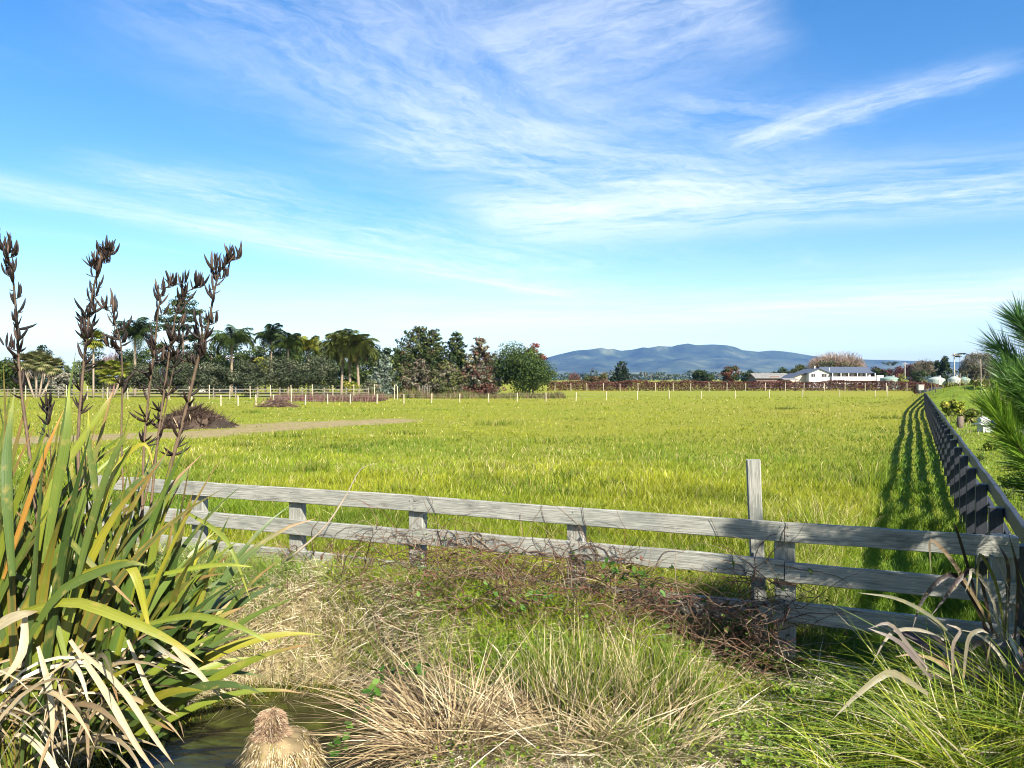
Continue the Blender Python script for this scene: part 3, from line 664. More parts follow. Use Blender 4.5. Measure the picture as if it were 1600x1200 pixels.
quads('roof', [[(-3.3, -.4, hz(569, d)), (3.0, -.4, hz(569, d)), (2.2, 3, hz(556, d)), (-2.4, 3, hz(556, d))], [(3.0, 6.4, hz(569, d)), (-3.3, 6.4, hz(569, d)), (-2.4, 3, hz(556, d)), (2.2, 3, hz(556, d))],
               [(-3.3, 6.4, hz(569, d)), (-3.3, -.4, hz(569, d)), (-2.4, 3, hz(556, d))], [(3.0, -.4, hz(569, d)), (3.0, 6.4, hz(569, d)), (2.2, 3, hz(556, d))]], M_ROOFW, hs)
for i, (p, t, wd, l) in enumerate(((150, 546, 64, 'dark trees behind the thin-trunked fan palm'), (10, 566, 50, 'dark tree at the end of the horse fence'), (290, 536, 74, 'dark tree directly behind the olive trees and tall pine'), (362, 533, 66, 'dark tree behind the bushy feather palm'), (415, 534, 62, 'dark tree behind the slender feather palm'), (466, 533, 66, 'dark tree behind the two dark feather palms'), (512, 538, 60, 'dark tree between yellowing palm and triple palm'), (572, 538, 60, 'dark tree between the triple palm and silvery conifer'), (596, 548, 50, 'dark tree behind the silvery conifer sprays'))):
    broad('backing_tree', l, p, 126 + (i % 3) * 2, t, wd, G_DARK + [(.05, .065, .012)], n=2600, lift=.0, ncl=34, size=.26)
palm('feather_palm', 'bushy feather palm beside the pale hidden roof', 362, 112, 522, 3.3, 26, G_MID, trunk_r=.18)
palm('feather_palm', 'slender feather palm with open drooping head above the olives', 424, 114, 520, 2.7, 16, G_DARK, trunk_r=.13)
palm('feather_palm', 'full dark feather palm in the middle of the olive row', 450, 108, 532, 2.6, 24, G_MID, trunk_r=.15)
palm('feather_palm', 'lower feather palm with yellowing fronds next to the tall triple palm', 482, 110, 534, 2.3, 20, G_YEL, trunk_r=.14)
for i, (p, t, wd, l) in enumerate(((330, 540, 60, 'dark leafy tree behind the pale hidden roof'), (392, 540, 66, 'dark leafy tree between the bushy palm and the slender one'), (440, 541, 60, 'dark leafy tree under the slender feather palm'), (490, 543, 56, 'dark leafy tree next to the triple-stemmed palm'), (245, 538, 66, 'dark leafy tree under the tall open pine'), (200, 546, 60, 'dark leafy tree between the yellow fan palms and the pine'))):
    broad('leafy_tree', l, p, 119, t, wd, G_MID, n=2600, lift=.02, ncl=30)
broad('yellow_tree', 'yellow-green shrub tree showing over the olives', 402, 104, 557, 34, G_YEL, n=700, lift=.3)
broad('dark_shrubbery', 'dark evergreen tree behind the triple-stemmed palm', 532, 117, 552, 66, G_DARK, n=2800, lift=.0)
for i, (p, ln, t, nf) in enumerate(((536, .25, 519, 17), (546, -.1, 512, 20), (557, -.4, 518, 17))):
    palm('queen_palm', ('leaning stem of the big palm group, with hanging brown fronds', 'tallest palm of the big three-stemmed group', 'palm of the big group standing towards the silvery conifer')[i], p, 104 + (i == 1) * .8, t, 3.3, nf + 14, [(.035, .050, .010), (.065, .082, .014), (.10, .11, .02)], dead=(3, 2, 3)[i], trunk_r=.17, arch=2.1, lean=ln, group='three-stemmed palm group', crown_z=(6.0, 6.7, 6.1)[i])
broad('yellow_shrub', 'small yellow-green shrub at the foot of the palm group', 547, 96, 596, 28, G_YEL, n=700, lift=.0, cat='shrub', size=.16)
broad('twiggy_shrub', 'pale twiggy shrub between the palms and the silvery conifer', 578, 96, 592, 34, [(.17, .155, .10), (.10, .11, .05)], n=900, lift=.0, cat='shrub', size=.16)
conifer('silver_conifer', 'silvery blue-grey conifer with drooping sprays', 600, 100, 553, 56, SILV, n=2600, size=.22, droop=-.25, low=.08)
broad('broadleaf_tree', 'dark green tree behind the silvery conifer', 612, 112, 543, 44, G_MID, n=2400, lift=.1)
conifer('big_conifer', 'broadest twin-topped conifer with olive green and rusty foliage', 655, 106, 511, 92, [(.034, .052, .012), (.060, .075, .016), (.10, .070, .03), (.022, .036, .010)], n=5200, cw=[.35, .3, .12, .23], tip=.62, low=.1, tiers=15)
conifer('big_conifer', 'twin leader of the broad conifer', 678, 108, 513, 56, [(.034, .052, .012), (.060, .075, .016), (.022, .036, .010)], n=2600, tip=.7, low=.15)
conifer('dark_conifer', 'dark green conifer between the broad conifer and the greyish one', 713, 107, 518, 62, [(.018, .036, .010), (.035, .055, .012), (.07, .08, .018)], n=3800, tip=.75, low=.06)
conifer('rusty_conifer', 'rusty brown and grey conifer with thin foliage', 750, 106, 526, 56, [(.14, .115, .075), (.12, .06, .04), (.17, .16, .10), (.05, .06, .02)], n=3400, tip=.6, low=.05)
for i, (p, t, wd, dd) in enumerate(((655, 560, 50, 100), (700, 566, 54, 99), (752, 570, 52, 99), (625, 575, 40, 100))):
    conifer('grey_conifer', ('pale half-dead conifer in front of the broad conifer', 'pale yellowish half-dead conifer in front of the dark one', 'low grey conifer in front of the rusty one', 'small olive conifer next to the silvery one')[i], p, dd, t, wd, ([(.15, .135, .09), (.10, .075, .05), (.06, .07, .025)], [(.16, .14, .09), (.10, .11, .03), (.05, .06, .02)], [(.15, .145, .10), (.10, .045, .03), (.05, .06, .02)], [(.04, .06, .013), (.07, .08, .02)])[i], n=2300, tip=.5, size=.2, droop=-.2, low=.05)
def slope(c, w, h):
    c = c.copy(); f = (c[:, 0] / w + .5); c[:, 2] *= np.clip(1.12 - .62 * np.clip(f, 0, 1) ** 1.6, .3, 1.2); return c
broad('evergreen_tree', 'wide dense dark green tree sloping down towards the hills', 817, 103, 534, 100, [(.022, .044, .010), (.035, .062, .012), (.060, .088, .016)], n=9000, size=.19, lift=.02, ncl=90, shape=slope)
broad('red_maple', 'red autumn tree rising behind the dense dark green tree', 833, 114, 536, 38, RED, n=1700, size=.2, lift=.35)
bare('grey_twigs', 'bare pale stems at the dark gap beside the dense green tree', 773, 104, 545, 26, PALE, n=700, leaf=500, leafc=[(.10, .04, .03), (.05, .05, .02)], size=.16)
# wire cage and stakes under the conifers
cg = thing('wire_cage', (gx(664, 92), 92, float(height(gx(664, 92), 92))), 'tall wire mesh tree guard with pale stakes under the conifers', 'tree guard')
for i in range(5): o = link('stake', boxmesh(1.5, .06, .06, .005), M_PALE2, cg); o.rotation_euler = (0, R(-90), 0); o.location = (-.62 + i * .31, .1 * (i % 2), .7)
for i in range(6): V, T, C = tube([(-.65, -.05, .2 + i * .22), (.65, -.05, .2 + i * .22)], .008, 4); link('wire', tri_mesh('wire', V, T), M_WIRE, cg)
# --- red hedge and the things beyond it
hl = thing('berry_hedge', (gx(1150, 146), 146, 0), 'long low dark red hedge across the end of the paddock', 'hedge')
hw0, hw1 = gx(855, 146) - gx(1150, 146), gx(1462, 146) - gx(1150, 146); n = 26000
xx = rng.uniform(hw0, hw1, n); tz = 1.6 + .4 * vnoise(xx, xx * 0, 2.3, 81) + .15 * vnoise(xx, xx * 0 + 4, .7, 82)
P = np.stack([xx, rng.normal(0, .35, n), tz * rng.random(n) ** .7], 1); cc = np.asarray([(.085, .028, .020), (.13, .040, .028), (.055, .025, .016), (.10, .065, .035), (.05, .05, .015)])[rng.choice(5, n, p=[.34, .28, .2, .12, .06])]
V, T, C = leaf_faces(P, unit(rand_dir(n) + np.array([0, -.5, .5])), rng.uniform(.08, .17, n), cc); link('foliage', tri_mesh('foliage', V, T, C), M_TREE, hl)
n = 500; P = np.stack([rng.uniform(hw0, hw1, n), rng.normal(0, .3, n), np.zeros(n)], 1)
V, T, C = strips(P, unit(np.array([0, 0, 1.]) + rng.normal(0, .15, (n, 3))), rng.normal(0, .1, (n, 3)), 1.5, .06, 2, np.tile([.10, .06, .045], (n, 1))); link('stems', tri_mesh('stems', V, T, C), M_TREE, hl)
h2 = thing('berry_hedge', (gx(1490, 116), 116, 0), 'short run of dark red hedge in front of the white tanks', 'hedge'); n = 7000; w_ = 62 / F * 116
xx = rng.uniform(-w_, w_, n); P = np.stack([xx, rng.normal(0, .35, n), (1.15 + .6 * vnoise(xx, xx * 0, 1.9, 83)) * rng.random(n) ** .7], 1); cc = np.asarray([(.085, .028, .020), (.13, .040, .028), (.055, .025, .016), (.10, .065, .035), (.05, .05, .015)])[rng.choice(5, n, p=[.3, .25, .2, .15, .1])]
V, T, C = leaf_faces(P, unit(rand_dir(n) + np.array([0, -.5, .5])), rng.uniform(.08, .16, n), cc); link('foliage', tri_mesh('foliage', V, T, C), M_TREE, h2)
bare('reddish_tree', 'small bare reddish tree over the red hedge beside the green bush', 897, 190, 580, 22, [(.15, .075, .06), (.10, .05, .045)], n=900)
broad('green_bush', 'mid green bush over the hedge next to the dark cypress', 931, 170, 583, 38, [(.05, .06, .014), (.08, .085, .02), (.10, .06, .03)], n=1500, lift=.0, cat='bush')
bare('russet_sapling', 'thin russet sapling between the green bush and the cypress', 944, 185, 580, 12, [(.14, .07, .05), (.18, .10, .07)], n=400)
conifer('dark_cypress', 'dark columnar cypress standing before the blue hills', 971, 200, 565, 28, [(.012, .024, .010), (.020, .034, .012)], n=2400, size=.32, tip=.45, low=.02, spiky=1.6)
broad('dark_bush', 'dark low bush at the foot of the cypress', 959, 198, 585, 14, [(.012, .024, .010), (.022, .036, .012)], n=500, size=.3, lift=.0, cat='bush')
broad('round_tree', 'round dark green tree standing alone over the hedge', 1098, 215, 578, 33, G_DARK, n=1700, size=.34, lift=.05)
broad('autumn_tree', 'dark green tree with a rusty red top', 1141, 218, 572, 30, [(.022, .038, .010), (.035, .05, .012), (.12, .045, .02)], n=1600, size=.33, cw=[.35, .25, .4], lift=.05)
broad('round_tree', 'round dark green tree between the rusty tree and the grey sheds', 1172, 216, 578, 27, G_DARK, n=1400, size=.34, lift=.05)
M_FAR = M_TREE
n = 9000; xx = rng.uniform(-200, 900, n); hh = (8 + 9 * vnoise(xx, xx * 0, 28, 91) * vnoise(xx, xx * 0 + 7, 7, 92)) ; yy = 1050 + rng.normal(0, 12, n); P = np.stack([xx, yy, hh * rng.random(n)], 1)
V, T, C = leaf_faces(P, unit(rand_dir(n) + np.array([0, -.4, .6])), rng.uniform(1.2, 2.4, n), np.asarray(G_DARK + [(.07, .06, .04)])[rng.integers(0, 4, n)])
tag(link('treeline', tri_mesh('treeline', V, T, C), M_TREE), 'far-off belt of trees at the foot of the blue hills', 'treeline', kind='stuff')
# --- buildings
M_WHITE = plain('white_boards', (.52, .52, .50), .55, .05, 2)
M_SLATE = plain('blue_grey_roof', (.055, .07, .10), .8, .12, 2)
M_GLASS = plain('dark_window', (.025, .03, .035), .08, .2, 1)
M_BEIGE = plain('beige_boards', (.42, .35, .27), .7, .08, 2)
M_IRON = plain('weathered_iron', (.15, .145, .13), .85, .3, 2)
M_DBROWN = plain('brown_boards', (.13, .085, .065), .75, .15, 2)
def gable(root, x0, x1, y0, y1, z0, z1, zr, wall, roof, ov=.35, axis='y', th=.12):
    """box with a pitched roof; ridge along axis"""
    if axis == 'y':
        xm = (x0 + x1) / 2; quads('wall', [[(x0, y0, z0), (x1, y0, z0), (x1, y0, z1), (xm, y0, zr), (x0, y0, z1)], [(x1, y1, z0), (x0, y1, z0), (x0, y1, z1), (xm, y1, zr), (x1, y1, z1)], [(x0, y1, z0), (x0, y0, z0), (x0, y0, z1), (x0, y1, z1)], [(x1, y0, z0), (x1, y1, z0), (x1, y1, z1), (x1, y0, z1)]], wall, root)
        k_ = (zr - z1) / (xm - x0)
        for s, xe in ((-1, x0 - ov), (1, x1 + ov)):
            ze = z1 - ov * k_ + .04; a, b_ = (xe, y0 - ov, ze), (xm, y0 - ov, zr + .04); c_, d_ = (xm, y1 + ov, zr + .04), (xe, y1 + ov, ze); up = lambda p: (p[0], p[1], p[2] + th)
            quads('roof', [[up(a), up(b_), up(c_), up(d_)], [a, d_, c_, b_], [a, b_, up(b_), up(a)], [d_, up(d_), up(c_), c_], [a, up(a), up(d_), d_]], roof, root)
    else:
        ym = (y0 + y1) / 2; quads('wall', [[(x0, y0, z0), (x1, y0, z0), (x1, y0, z1), (x0, y0, z1)], [(x1, y1, z0), (x0, y1, z0), (x0, y1, z1), (x1, y1, z1)], [(x0, y1, z0), (x0, y0, z0), (x0, y0, z1), (x0, ym, zr), (x0, y1, z1)], [(x1, y0, z0), (x1, y1, z0), (x1, y1, z1), (x1, ym, zr), (x1, y0, z1)]], wall, root)
        k_ = (zr - z1) / (ym - y0)
        for s, ye in ((-1, y0 - ov), (1, y1 + ov)):
            ze = z1 - ov * k_ + .04; a, b_ = (x0 - ov, ye, ze), (x1 + ov, ye, ze); c_, d_ = (x1 + ov, ym, zr + .04), (x0 - ov, ym, zr + .04); up = lambda p: (p[0], p[1], p[2] + th)
            quads('roof', [[up(a), up(b_), up(c_), up(d_)], [a, d_, c_, b_], [a, b_, up(b_), up(a)], [a, up(a), up(d_), d_], [b_, c_, up(c_), up(b_)]], roof, root)
def window(root, x0, x1, z0, z1, y, frame=None, panes=2):
    o = cuboid('window', (x0, y - .05, z0), (x1, y + .02, z1), frame or M_WHITE, root); w = (x1 - x0 - .08) / panes
    for i in range(panes): cuboid('pane', (x0 + .08 + i * w, y - .07, z0 + .08), (x0 + i * w + w, y - .045, z1 - .08), M_GLASS, o)
d = 185; s_ = d / F; X0 = gx(1264, d)
mh = thing('white_house', (X0, d, 0), 'long white weatherboard house with blue-grey roof and veranda', 'house')
xe = lambda px: (px - 1264) * s_
gable(mh, 0, xe(1296), 0, 9, 0, hz(583, d), hz(576.5, d), M_WHITE, M_SLATE, .4, 'y')
gable(mh, xe(1296) + .05, xe(1365), 1.6, 9.5, 0, hz(582, d), hz(573.6, d), M_WHITE, M_SLATE, .5, 'x')
for a, b_ in ((1267, 1274), (1283, 1292)): window(mh, xe(a), xe(b_), hz(589.5, d), hz(583.2, d), 0)
for a, b_ in ((1299, 1306), (1312, 1322), (1325, 1335), (1338.5, 1349), (1352, 1359)): window(mh, xe(a), xe(b_), hz(588.6, d), hz(582.8, d), 1.6)
quads('veranda_roof', [[(xe(1297), -1.1, hz(583, d)), (xe(1366), -1.1, hz(583, d)), (xe(1366), 1.25, hz(581.0, d) ), (xe(1297), 1.25, hz(581.0, d))]], M_SLATE, mh)
cuboid('veranda_floor', (xe(1297), -1.1, hz(590, d) - 1.6), (xe(1366), 1.55, hz(594.5, d)), M_WHITE, mh)
cuboid('balustrade', (xe(1297), -1.1, hz(597.5, d)), (xe(1365), -1.0, hz(588.6, d)), M_WHITE, mh)
for p in (1298, 1311, 1323, 1336.5, 1350, 1364): cuboid('veranda_post', (xe(p) - .08, -1.15, hz(588.6, d)), (xe(p) + .08, -1.0, hz(583.1, d)), M_WHITE, mh)
cuboid('chimney', (xe(1281) - .12, 3, hz(577, d)), (xe(1281) + .12, 3.3, hz(571.5, d)), M_WHITE, mh)
V, T, C = tube([(xe(1299), .8, hz(583, d)), (xe(1297.5), .8, hz(574, d))], .06, 6); link('aerial', tri_mesh('aerial', V, T), M_WHITE, mh)
cuboid('garden_wall', (xe(1366), -1.3, 0), (xe(1376.5), -.9, hz(586.5, d)), M_WHITE, mh)
d = 190; s_ = d / F
sh = thing('beige_shed', (gx(1228, d), d - 3, 0), 'beige gable-fronted shed with dark roof edges beside the white house', 'shed')
gable(sh, 0, 36 * (d - 3) / F, 0, 8, 0, hz(591.5, d - 3), hz(584, d - 3), M_BEIGE, M_SLATE, .5, 'y')
sh = thing('grey_roof_shed', (gx(1190, d), d + 4, 0), 'low shed with pale iron roof and brown front', 'shed')
gable(sh, 0, 52 * (d + 4) / F, 0, 7, 0, hz(590.5, d), hz(583.6, d), M_DBROWN, M_IRON, .5, 'x')
cuboid('door', (22 * s_, -.08, 0), (36 * s_, -.02, hz(587.5, d)), M_DBROWN, sh)
sh = thing('lean_to', (gx(1208, d), d - 8, 0), 'pale lean-to roof in front of the brown shed', 'shed')
quads('roof', [[(0, 0, hz(593.5, d - 8)), (3.6, 0, hz(593.5, d - 8)), (3.6, 2.4, hz(590.8, d - 8)), (0, 2.4, hz(590.8, d - 8))]], M_IRON, sh)
for a in (.1, 3.5):
    for b_ in (.1, 2.3): cuboid('post', (a - .06, b_ - .06, 0), (a + .06, b_ + .06, hz(593.4, d - 8) + (b_ / 2.4) * .42 - .03), M_DBROWN, sh)
M_TANK = plain('pale_green_tank', (.17, .23, .19), .5, .06, 2); M_TANK2 = plain('white_tank', (.26, .29, .26), .5, .06, 2)
def tank(px, d, top, wpx, label, m, hatch=True):
    x = gx(px, d); h = hz(top, d); r = wpx / F * d / 2; root = thing('water_tank', (x, d, 0), label, 'water tank', 'round water tanks by the house'); V = []; T = []; S = 28; prof = [(0, 0), (r, 0), (r, h * .3), (r * 1.015, h * .32), (r, h * .34), (r, h * .62), (r * 1.015, h * .64), (r, h * .66), (r, h * .82), (r * .93, h * .87), (r * .25, h), (0.001, h)]
    for rr, z in prof:
        for j in range(S): a = j * 6.28318 / S; V.append((rr * math.cos(a), rr * math.sin(a), z))
    for i in range(len(prof) - 1):
        for j in range(S): T.append((i * S + j, i * S + (j + 1) % S, (i + 1) * S + (j + 1) % S, (i + 1) * S + j))
    me = bpy.data.meshes.new('tank_body'); me.from_pydata(V, [], T); me.update(); link('tank_body', me, m, root)
    if hatch: V, T, C = tube([(r * .3, -r * .2, h * .9), (r * .3, -r * .2, h * 1.06)], r * .14, 10); link('hatch', tri_mesh('hatch', V, T), m, root)
    return root
tank(1390, 165, 588, 28, 'low pale green tank next to the white house wall', M_TANK)
tank(1463, 128, 588.5, 25, 'white-green tank behind the black fence end, beside the dark green tree', M_TANK2)
tank(1491, 126, 588, 18, 'tank with a raised white hatch, before the twiggy grey trees', M_TANK2)
tank(1507, 128, 589, 17, 'plain pale tank touching the one with raised hatch', M_TANK, False)
# --- trees round the house and down the right side
broad('yellow_green_tree', 'yellow-green tree behind the beige shed', 1250, 215, 569, 34, [(.07, .08, .015), (.11, .10, .02), (.04, .055, .012)], n=1500, size=.32, lift=.1)
bare('bare_poplar', 'large leafless pinkish brown tree behind the white house', 1308, 235, 546, 104, [(.25, .18, .13), (.33, .25, .18), (.20, .14, .10)], n=7500, base_lift=.1)
broad('dark_mass', 'dark leafy trees under the large leafless crown', 1296, 226, 562, 84, [(.03, .04, .012), (.06, .055, .02), (.09, .065, .03)], n=2600, size=.34, lift=.0, ncl=34)
broad('dark_tree', 'dark tree between the beige shed and the brown shed', 1222, 212, 574, 30, G_DARK, n=1500, size=.3, lift=.0)
broad('dark_tree', 'dark tree behind the garden wall of the white house', 1374, 205, 576, 26, G_DARK, n=1300, size=.3, lift=.0)
for i, (p, dd, t, wd, l, c_) in enumerate(((1503, 62, 601, 44, 'straw-coloured scrub on the near side of the mound', [(.24, .21, .09), (.16, .17, .04), (.10, .13, .02)]), (1545, 58, 594, 56, 'olive green scrub on top of the mound', [(.13, .15, .03), (.20, .19, .06), (.08, .11, .015)]), (1490, 48, 626, 30, 'low green scrub below the covered stack', G_YEL), (1560, 44, 622, 50, 'pale dry scrub behind the white stand', [(.26, .22, .11), (.18, .17, .05)]), (1515, 40, 640, 26, 'small leafy scrub by the tall stake', [(.12, .16, .02), (.2, .2, .05)]), (1590, 36, 628, 60, 'green scrub behind the white rock', [(.10, .14, .02), (.16, .18, .03)]), (1575, 16, 742, 46, 'leafy green shrub under the pine by the fence', [(.09, .15, .015), (.15, .20, .02), (.06, .10, .012)]), (1548, 24, 690, 26, 'small green shrub beside the spiky plant', [(.10, .16, .015), (.17, .21, .02)]))):
    broad('scrub', l, p, dd, t, wd, c_, n=1100, size=.0042 * dd, lift=.0, ncl=22, cat='shrub', group='scrub beyond the black fence')
for i, (p, t, wd) in enumerate(((1372, 573, 30), (1398, 572, 34), (1422, 569, 34))):
    broad('purple_tree', ('dark purple-red tree next to the white house', 'dark purple-red tree behind the pale green tank', 'dark purple-red tree below the far power pole')[i], p, 222, t, wd, [(.07, .025, .022), (.10, .035, .03), (.05, .03, .02)], n=1300, size=.32, lift=.0)
def umbrella(label, px, d, top, wpx):
    x = gx(px, d); z0 = float(height(x, d)); h = hz(top, d) - z0; w = wpx / F * d; root = thing('umbrella_tree', (x, d, z0), label, 'tree'); trunk_parts(root, h * .93, h * .022, 5, .75, w * .4, (.14, .11, .09))
    cen = np.stack([rng.uniform(-.45, .45, 14) * w, rng.uniform(-.4, .4, 14) * w, h * rng.uniform(.86, .97, 14)], 1); set_crown(root, clump_cloud(cen, w * .13, 700, w * .035, [(.03, .045, .018), (.05, .07, .03)], None, .5))
umbrella('small flat-topped tree standing above the purple-red trees', 1391, 230, 565, 22)
umbrella('flat-topped tree on a thin stem beside the power pole', 1500, 150, 549.5, 24)
broad('yellow_bush', 'bright yellow-green bush beside the pale green tank', 1410, 160, 583, 16, G_YEL, n=500, size=.2, lift=0, cat='bush')
bare('pale_tree', 'pale brown twiggy tree beside the dark green tree', 1443, 175, 559, 44, PALE, n=2600, leaf=900, leafc=[(.10, .085, .05), (.06, .06, .03)], size=.26)
broad('dark_tree', 'dense dark green tree behind the white-green tank', 1472, 150, 556, 30, [(.018, .034, .010), (.028, .048, .013)], n=2200, size=.25, lift=.0, flat=.9)
broad('dark_bush', 'dark green bush in front of the pale brown tree', 1436, 150, 578, 24, G_DARK, n=900, size=.22, lift=.0, cat='bush')
bare('grey_tree', 'grey twiggy tree behind the tanks, near the pine branch', 1530, 140, 546, 60, [(.27, .25, .22), (.36, .34, .30), (.20, .17, .13)], n=3600, leaf=1200, leafc=[(.10, .09, .05), (.07, .07, .035)], size=.22)
broad('brown_bush', 'brownish dark bush below the grey twiggy tree', 1522, 132, 570, 46, [(.05, .05, .02), (.09, .07, .04), (.04, .035, .02)], n=1600, size=.22, lift=.0, cat='bush')
broad('grey_green_tree', 'grey-green tree beyond the mound, behind the pine', 1580, 130, 552, 70, [(.07, .08, .04), (.12, .12, .07)], n=2200, size=.22, lift=.0)
M_POLE = plain('grey_timber_pole', (.30, .27, .23), .8, .15, 6)
def power_pole(label, px, d, top, arm=True):
    x = gx(px, d); h = hz(top, d); r = thing('power_pole', (x, d, 0), label, 'power pole'); V, T, C = tube([(0, 0, 0), (0, 0, h)], [.16, .10], 8); link('pole', tri_mesh('pole', V, T), M_POLE, r)
    if arm: cuboid('crossarm', (-.9, -.17, h - .55), (.9, -.11, h - .4), M_POLE, r)
power_pole('thin power pole above the purple-red trees', 1414, 210, 566)
power_pole('power pole beside the flat-topped tree', 1491, 150, 551)
# ---------------------------------------------------------------- small things out in the paddock and beyond the black fence
def lump(name, prof, seg=24, noise=.15, seed=0, mat=None, parent=None, C=(.1, .07, .05), squash=(1, 1)):
    """uneven heap: rings (radius, z)"""
    r = np.random.default_rng(seed); V = []; T = []
    for i, (rr, z) in enumerate(prof):
        for j in range(seg):
            a = j * 6.28318 / seg; q = rr * (1 + noise * r.normal()); V.append((q * math.cos(a) * squash[0], q * math.sin(a) * squash[1], z + noise * .35 * rr * r.normal() * (0 < i)))
    for i in range(len(prof) - 1):
        for j in range(seg): T.append((i * seg + j, i * seg + (j + 1) % seg, (i + 1) * seg + (j + 1) % seg, (i + 1) * seg + j))
    V = np.array(V); V[-seg:] = V[-seg:].mean(0) + (V[-seg:] - V[-seg:].mean(0)) * .2
    me = tri_mesh(name, V, np.array(T), np.tile(C, (len(V), 1)) * r.uniform(.6, 1.4, (len(V), 1))); return link(name, me, mat, parent)
d = 36.5; x = gx(303, d); z = float(height(x, d)); hp = thing('compost_heap', (x, d, z), 'dark heap of rotting plants and soil at the edge of the bare dirt', 'heap')
lump('soil', [(1.95, -.15), (1.6, .15), (1.3, .34), (1.0, .5), (.6, .64), (.15, .7)], 30, .20, 5, M_BARK, hp, (.055, .038, .026), (1, .8))
lump('loose_soil', [(.75, -.1), (.6, .12), (.35, .3), (.08, .34)], 18, .15, 6, M_BARK, hp, (.03, .022, .015)).location = (1.35, -.4, 0)
n = 3600; a = rng.uniform(0, 6.28, n); t = rng.random(n); P = np.stack([np.cos(a) * (1.75 - 1.45 * t) * 1.02, np.sin(a) * (1.75 - 1.45 * t) * .82, t * .80], 1)
V, T, C = strips(P, unit(rand_dir(n) + np.array([0, 0, .3])), rng.normal(0, .3, (n, 3)), rng.uniform(.15, .55, n), .045, 2, np.asarray([(.05, .03, .02), (.09, .06, .04), (.16, .11, .07), (.03, .02, .015)])[rng.choice(4, n, p=[.4, .3, .1, .2])], side=rand_dir(n)); link('dead_stalks', tri_mesh('dead_stalks', V, T, C), M_STRAW, hp)
for (a, b_) in (((.35, -1.1, .3), (.05, -.9, 1.0)), ((-.2, -1.3, .1), (-.5, -1.1, .5))): V, T, C = tube([a, b_], .025, 5, (.30, .22, .14)); link('stick', tri_mesh('stick', V, T, C), M_BARK, hp)
d = 62; x = gx(433, d); z = float(height(x, d)); bp = thing('brush_pile', (x, d, z), 'low pile of cut brown branches by the wire fence', 'brush pile')
n = 900; P = np.stack([rng.normal(0, .75, n), rng.normal(0, .5, n), rng.random(n) * .6], 1); P[:, 2] *= np.exp(-(P[:, 0] / 1.1) ** 2)
V, T, C = strips(P, unit(rand_dir(n) * np.array([1, 1, .35])), rng.normal(0, .15, (n, 3)), rng.uniform(.4, 1.1, n), .04, 2, np.asarray([(.12, .07, .055), (.18, .12, .09), (.07, .045, .035)])[rng.integers(0, 3, n)], side=rand_dir(n)); link('branches', tri_mesh('branches', V, T, C), M_STRAW, bp)
for q in range(3): V, T, C = tube([(-1.2 + q * .2, -.6, .05), (-.9 + q * .7, -.5, .5 - q * .15)], .05, 6, (.24, .17, .11)); link('branch', tri_mesh('branch', V, T, C), M_BARK, bp)
# dead stalks and reddish weeds below the far wire fence
n = 5000; P = np.stack([rng.uniform(gx(438, 78), gx(600, 78), n), rng.normal(77, 1.6, n), np.zeros(n)], 1); P[:, 2] = height(P[:, 0], P[:, 1])
V, T, C = strips(P, unit(np.array([0, 0, 1.]) + rng.normal(0, .3, (n, 3))), rng.normal(0, .25, (n, 3)), rng.uniform(.25, .75, n), .07, 2, np.asarray([(.13, .055, .05), (.18, .13, .08), (.10, .05, .045), (.09, .10, .03)])[rng.choice(4, n, p=[.4, .25, .25, .1])]); tag(link('dock_weeds', tri_mesh('dock_weeds', V, T, C), M_STRAW), 'reddish brown dead weeds under the far wire fence', 'weeds', kind='stuff')
n = 9000; xx = rng.uniform(gx(560, 92), gx(880, 92), n); P = np.stack([xx, rng.normal(92, 2.2, n), np.zeros(n)], 1); P[:, 2] = height(P[:, 0], P[:, 1])
V, T, C = strips(P, unit(np.array([0, 0, 1.]) + rng.normal(0, .35, (n, 3))), rng.normal(0, .25, (n, 3)), rng.uniform(.25, .95, n) * (.4 + vnoise(xx, xx * 0, 3, 12)), .085, 2, np.asarray([(.12, .07, .04), (.15, .13, .05), (.06, .08, .015), (.09, .11, .02)])[rng.choice(4, n, p=[.3, .3, .2, .2])]); tag(link('rank_grass', tri_mesh('rank_grass', V, T, C), M_STRAW), 'brown rank grass at the foot of the conifers', 'grass', kind='stuff')
# beyond the black fence
M_YEL = plain('yellow_plastic', (.75, .55, .02), .4, .06, 3); M_BLUE = plain('blue_plastic', (.015, .06, .38), .35, .08, 4); M_WPL = plain('white_plastic', (.55, .55, .54), .45, .05, 4); M_TARP = plain('dark_cover', (.035, .032, .034), .6, .25, 2, bump=.03)
d = 70; x = gx(1457, d); r_ = thing('yellow_drum', (x, d, 0), 'yellow plastic drum lying beside the far end of black fence', 'drum'); S = 18; zs = [(-.42, .30), (-.38, .33), (-.2, .33), (-.18, .345), (-.15, .33), (.15, .33), (.18, .345), (.2, .33), (.38, .33), (.42, .30)]
V = [(z, rr * math.cos(j * 6.28318 / S), .33 + rr * math.sin(j * 6.28318 / S)) for z, rr in zs for j in range(S)]; T = [(i * S + j, i * S + (j + 1) % S, (i + 1) * S + (j + 1) % S, (i + 1) * S + j) for i in range(len(zs) - 1) for j in range(S)] + [tuple(range(S)), tuple(range(len(zs) * S - 1, len(zs) * S - S - 1, -1))]
me = bpy.data.meshes.new('drum_body'); me.from_pydata(V, [], T); me.update(); link('drum_body', me, M_YEL, r_); V, T, C = tube([(.42, -.15, .45), (.45, -.15, .45)], .05, 8); link('bung', tri_mesh('bung', V, T), M_WPL, r_); r_.location.z = float(height(x, d))
d = 84; x = gx(1467, d); z = float(height(x, d)); r_ = thing('covered_stack', (x, d, z), 'low dark covered stack with white edge beyond the yellow drum', 'stack')
zt = hz(604.5, d) - z; zb = hz(613, d) - z
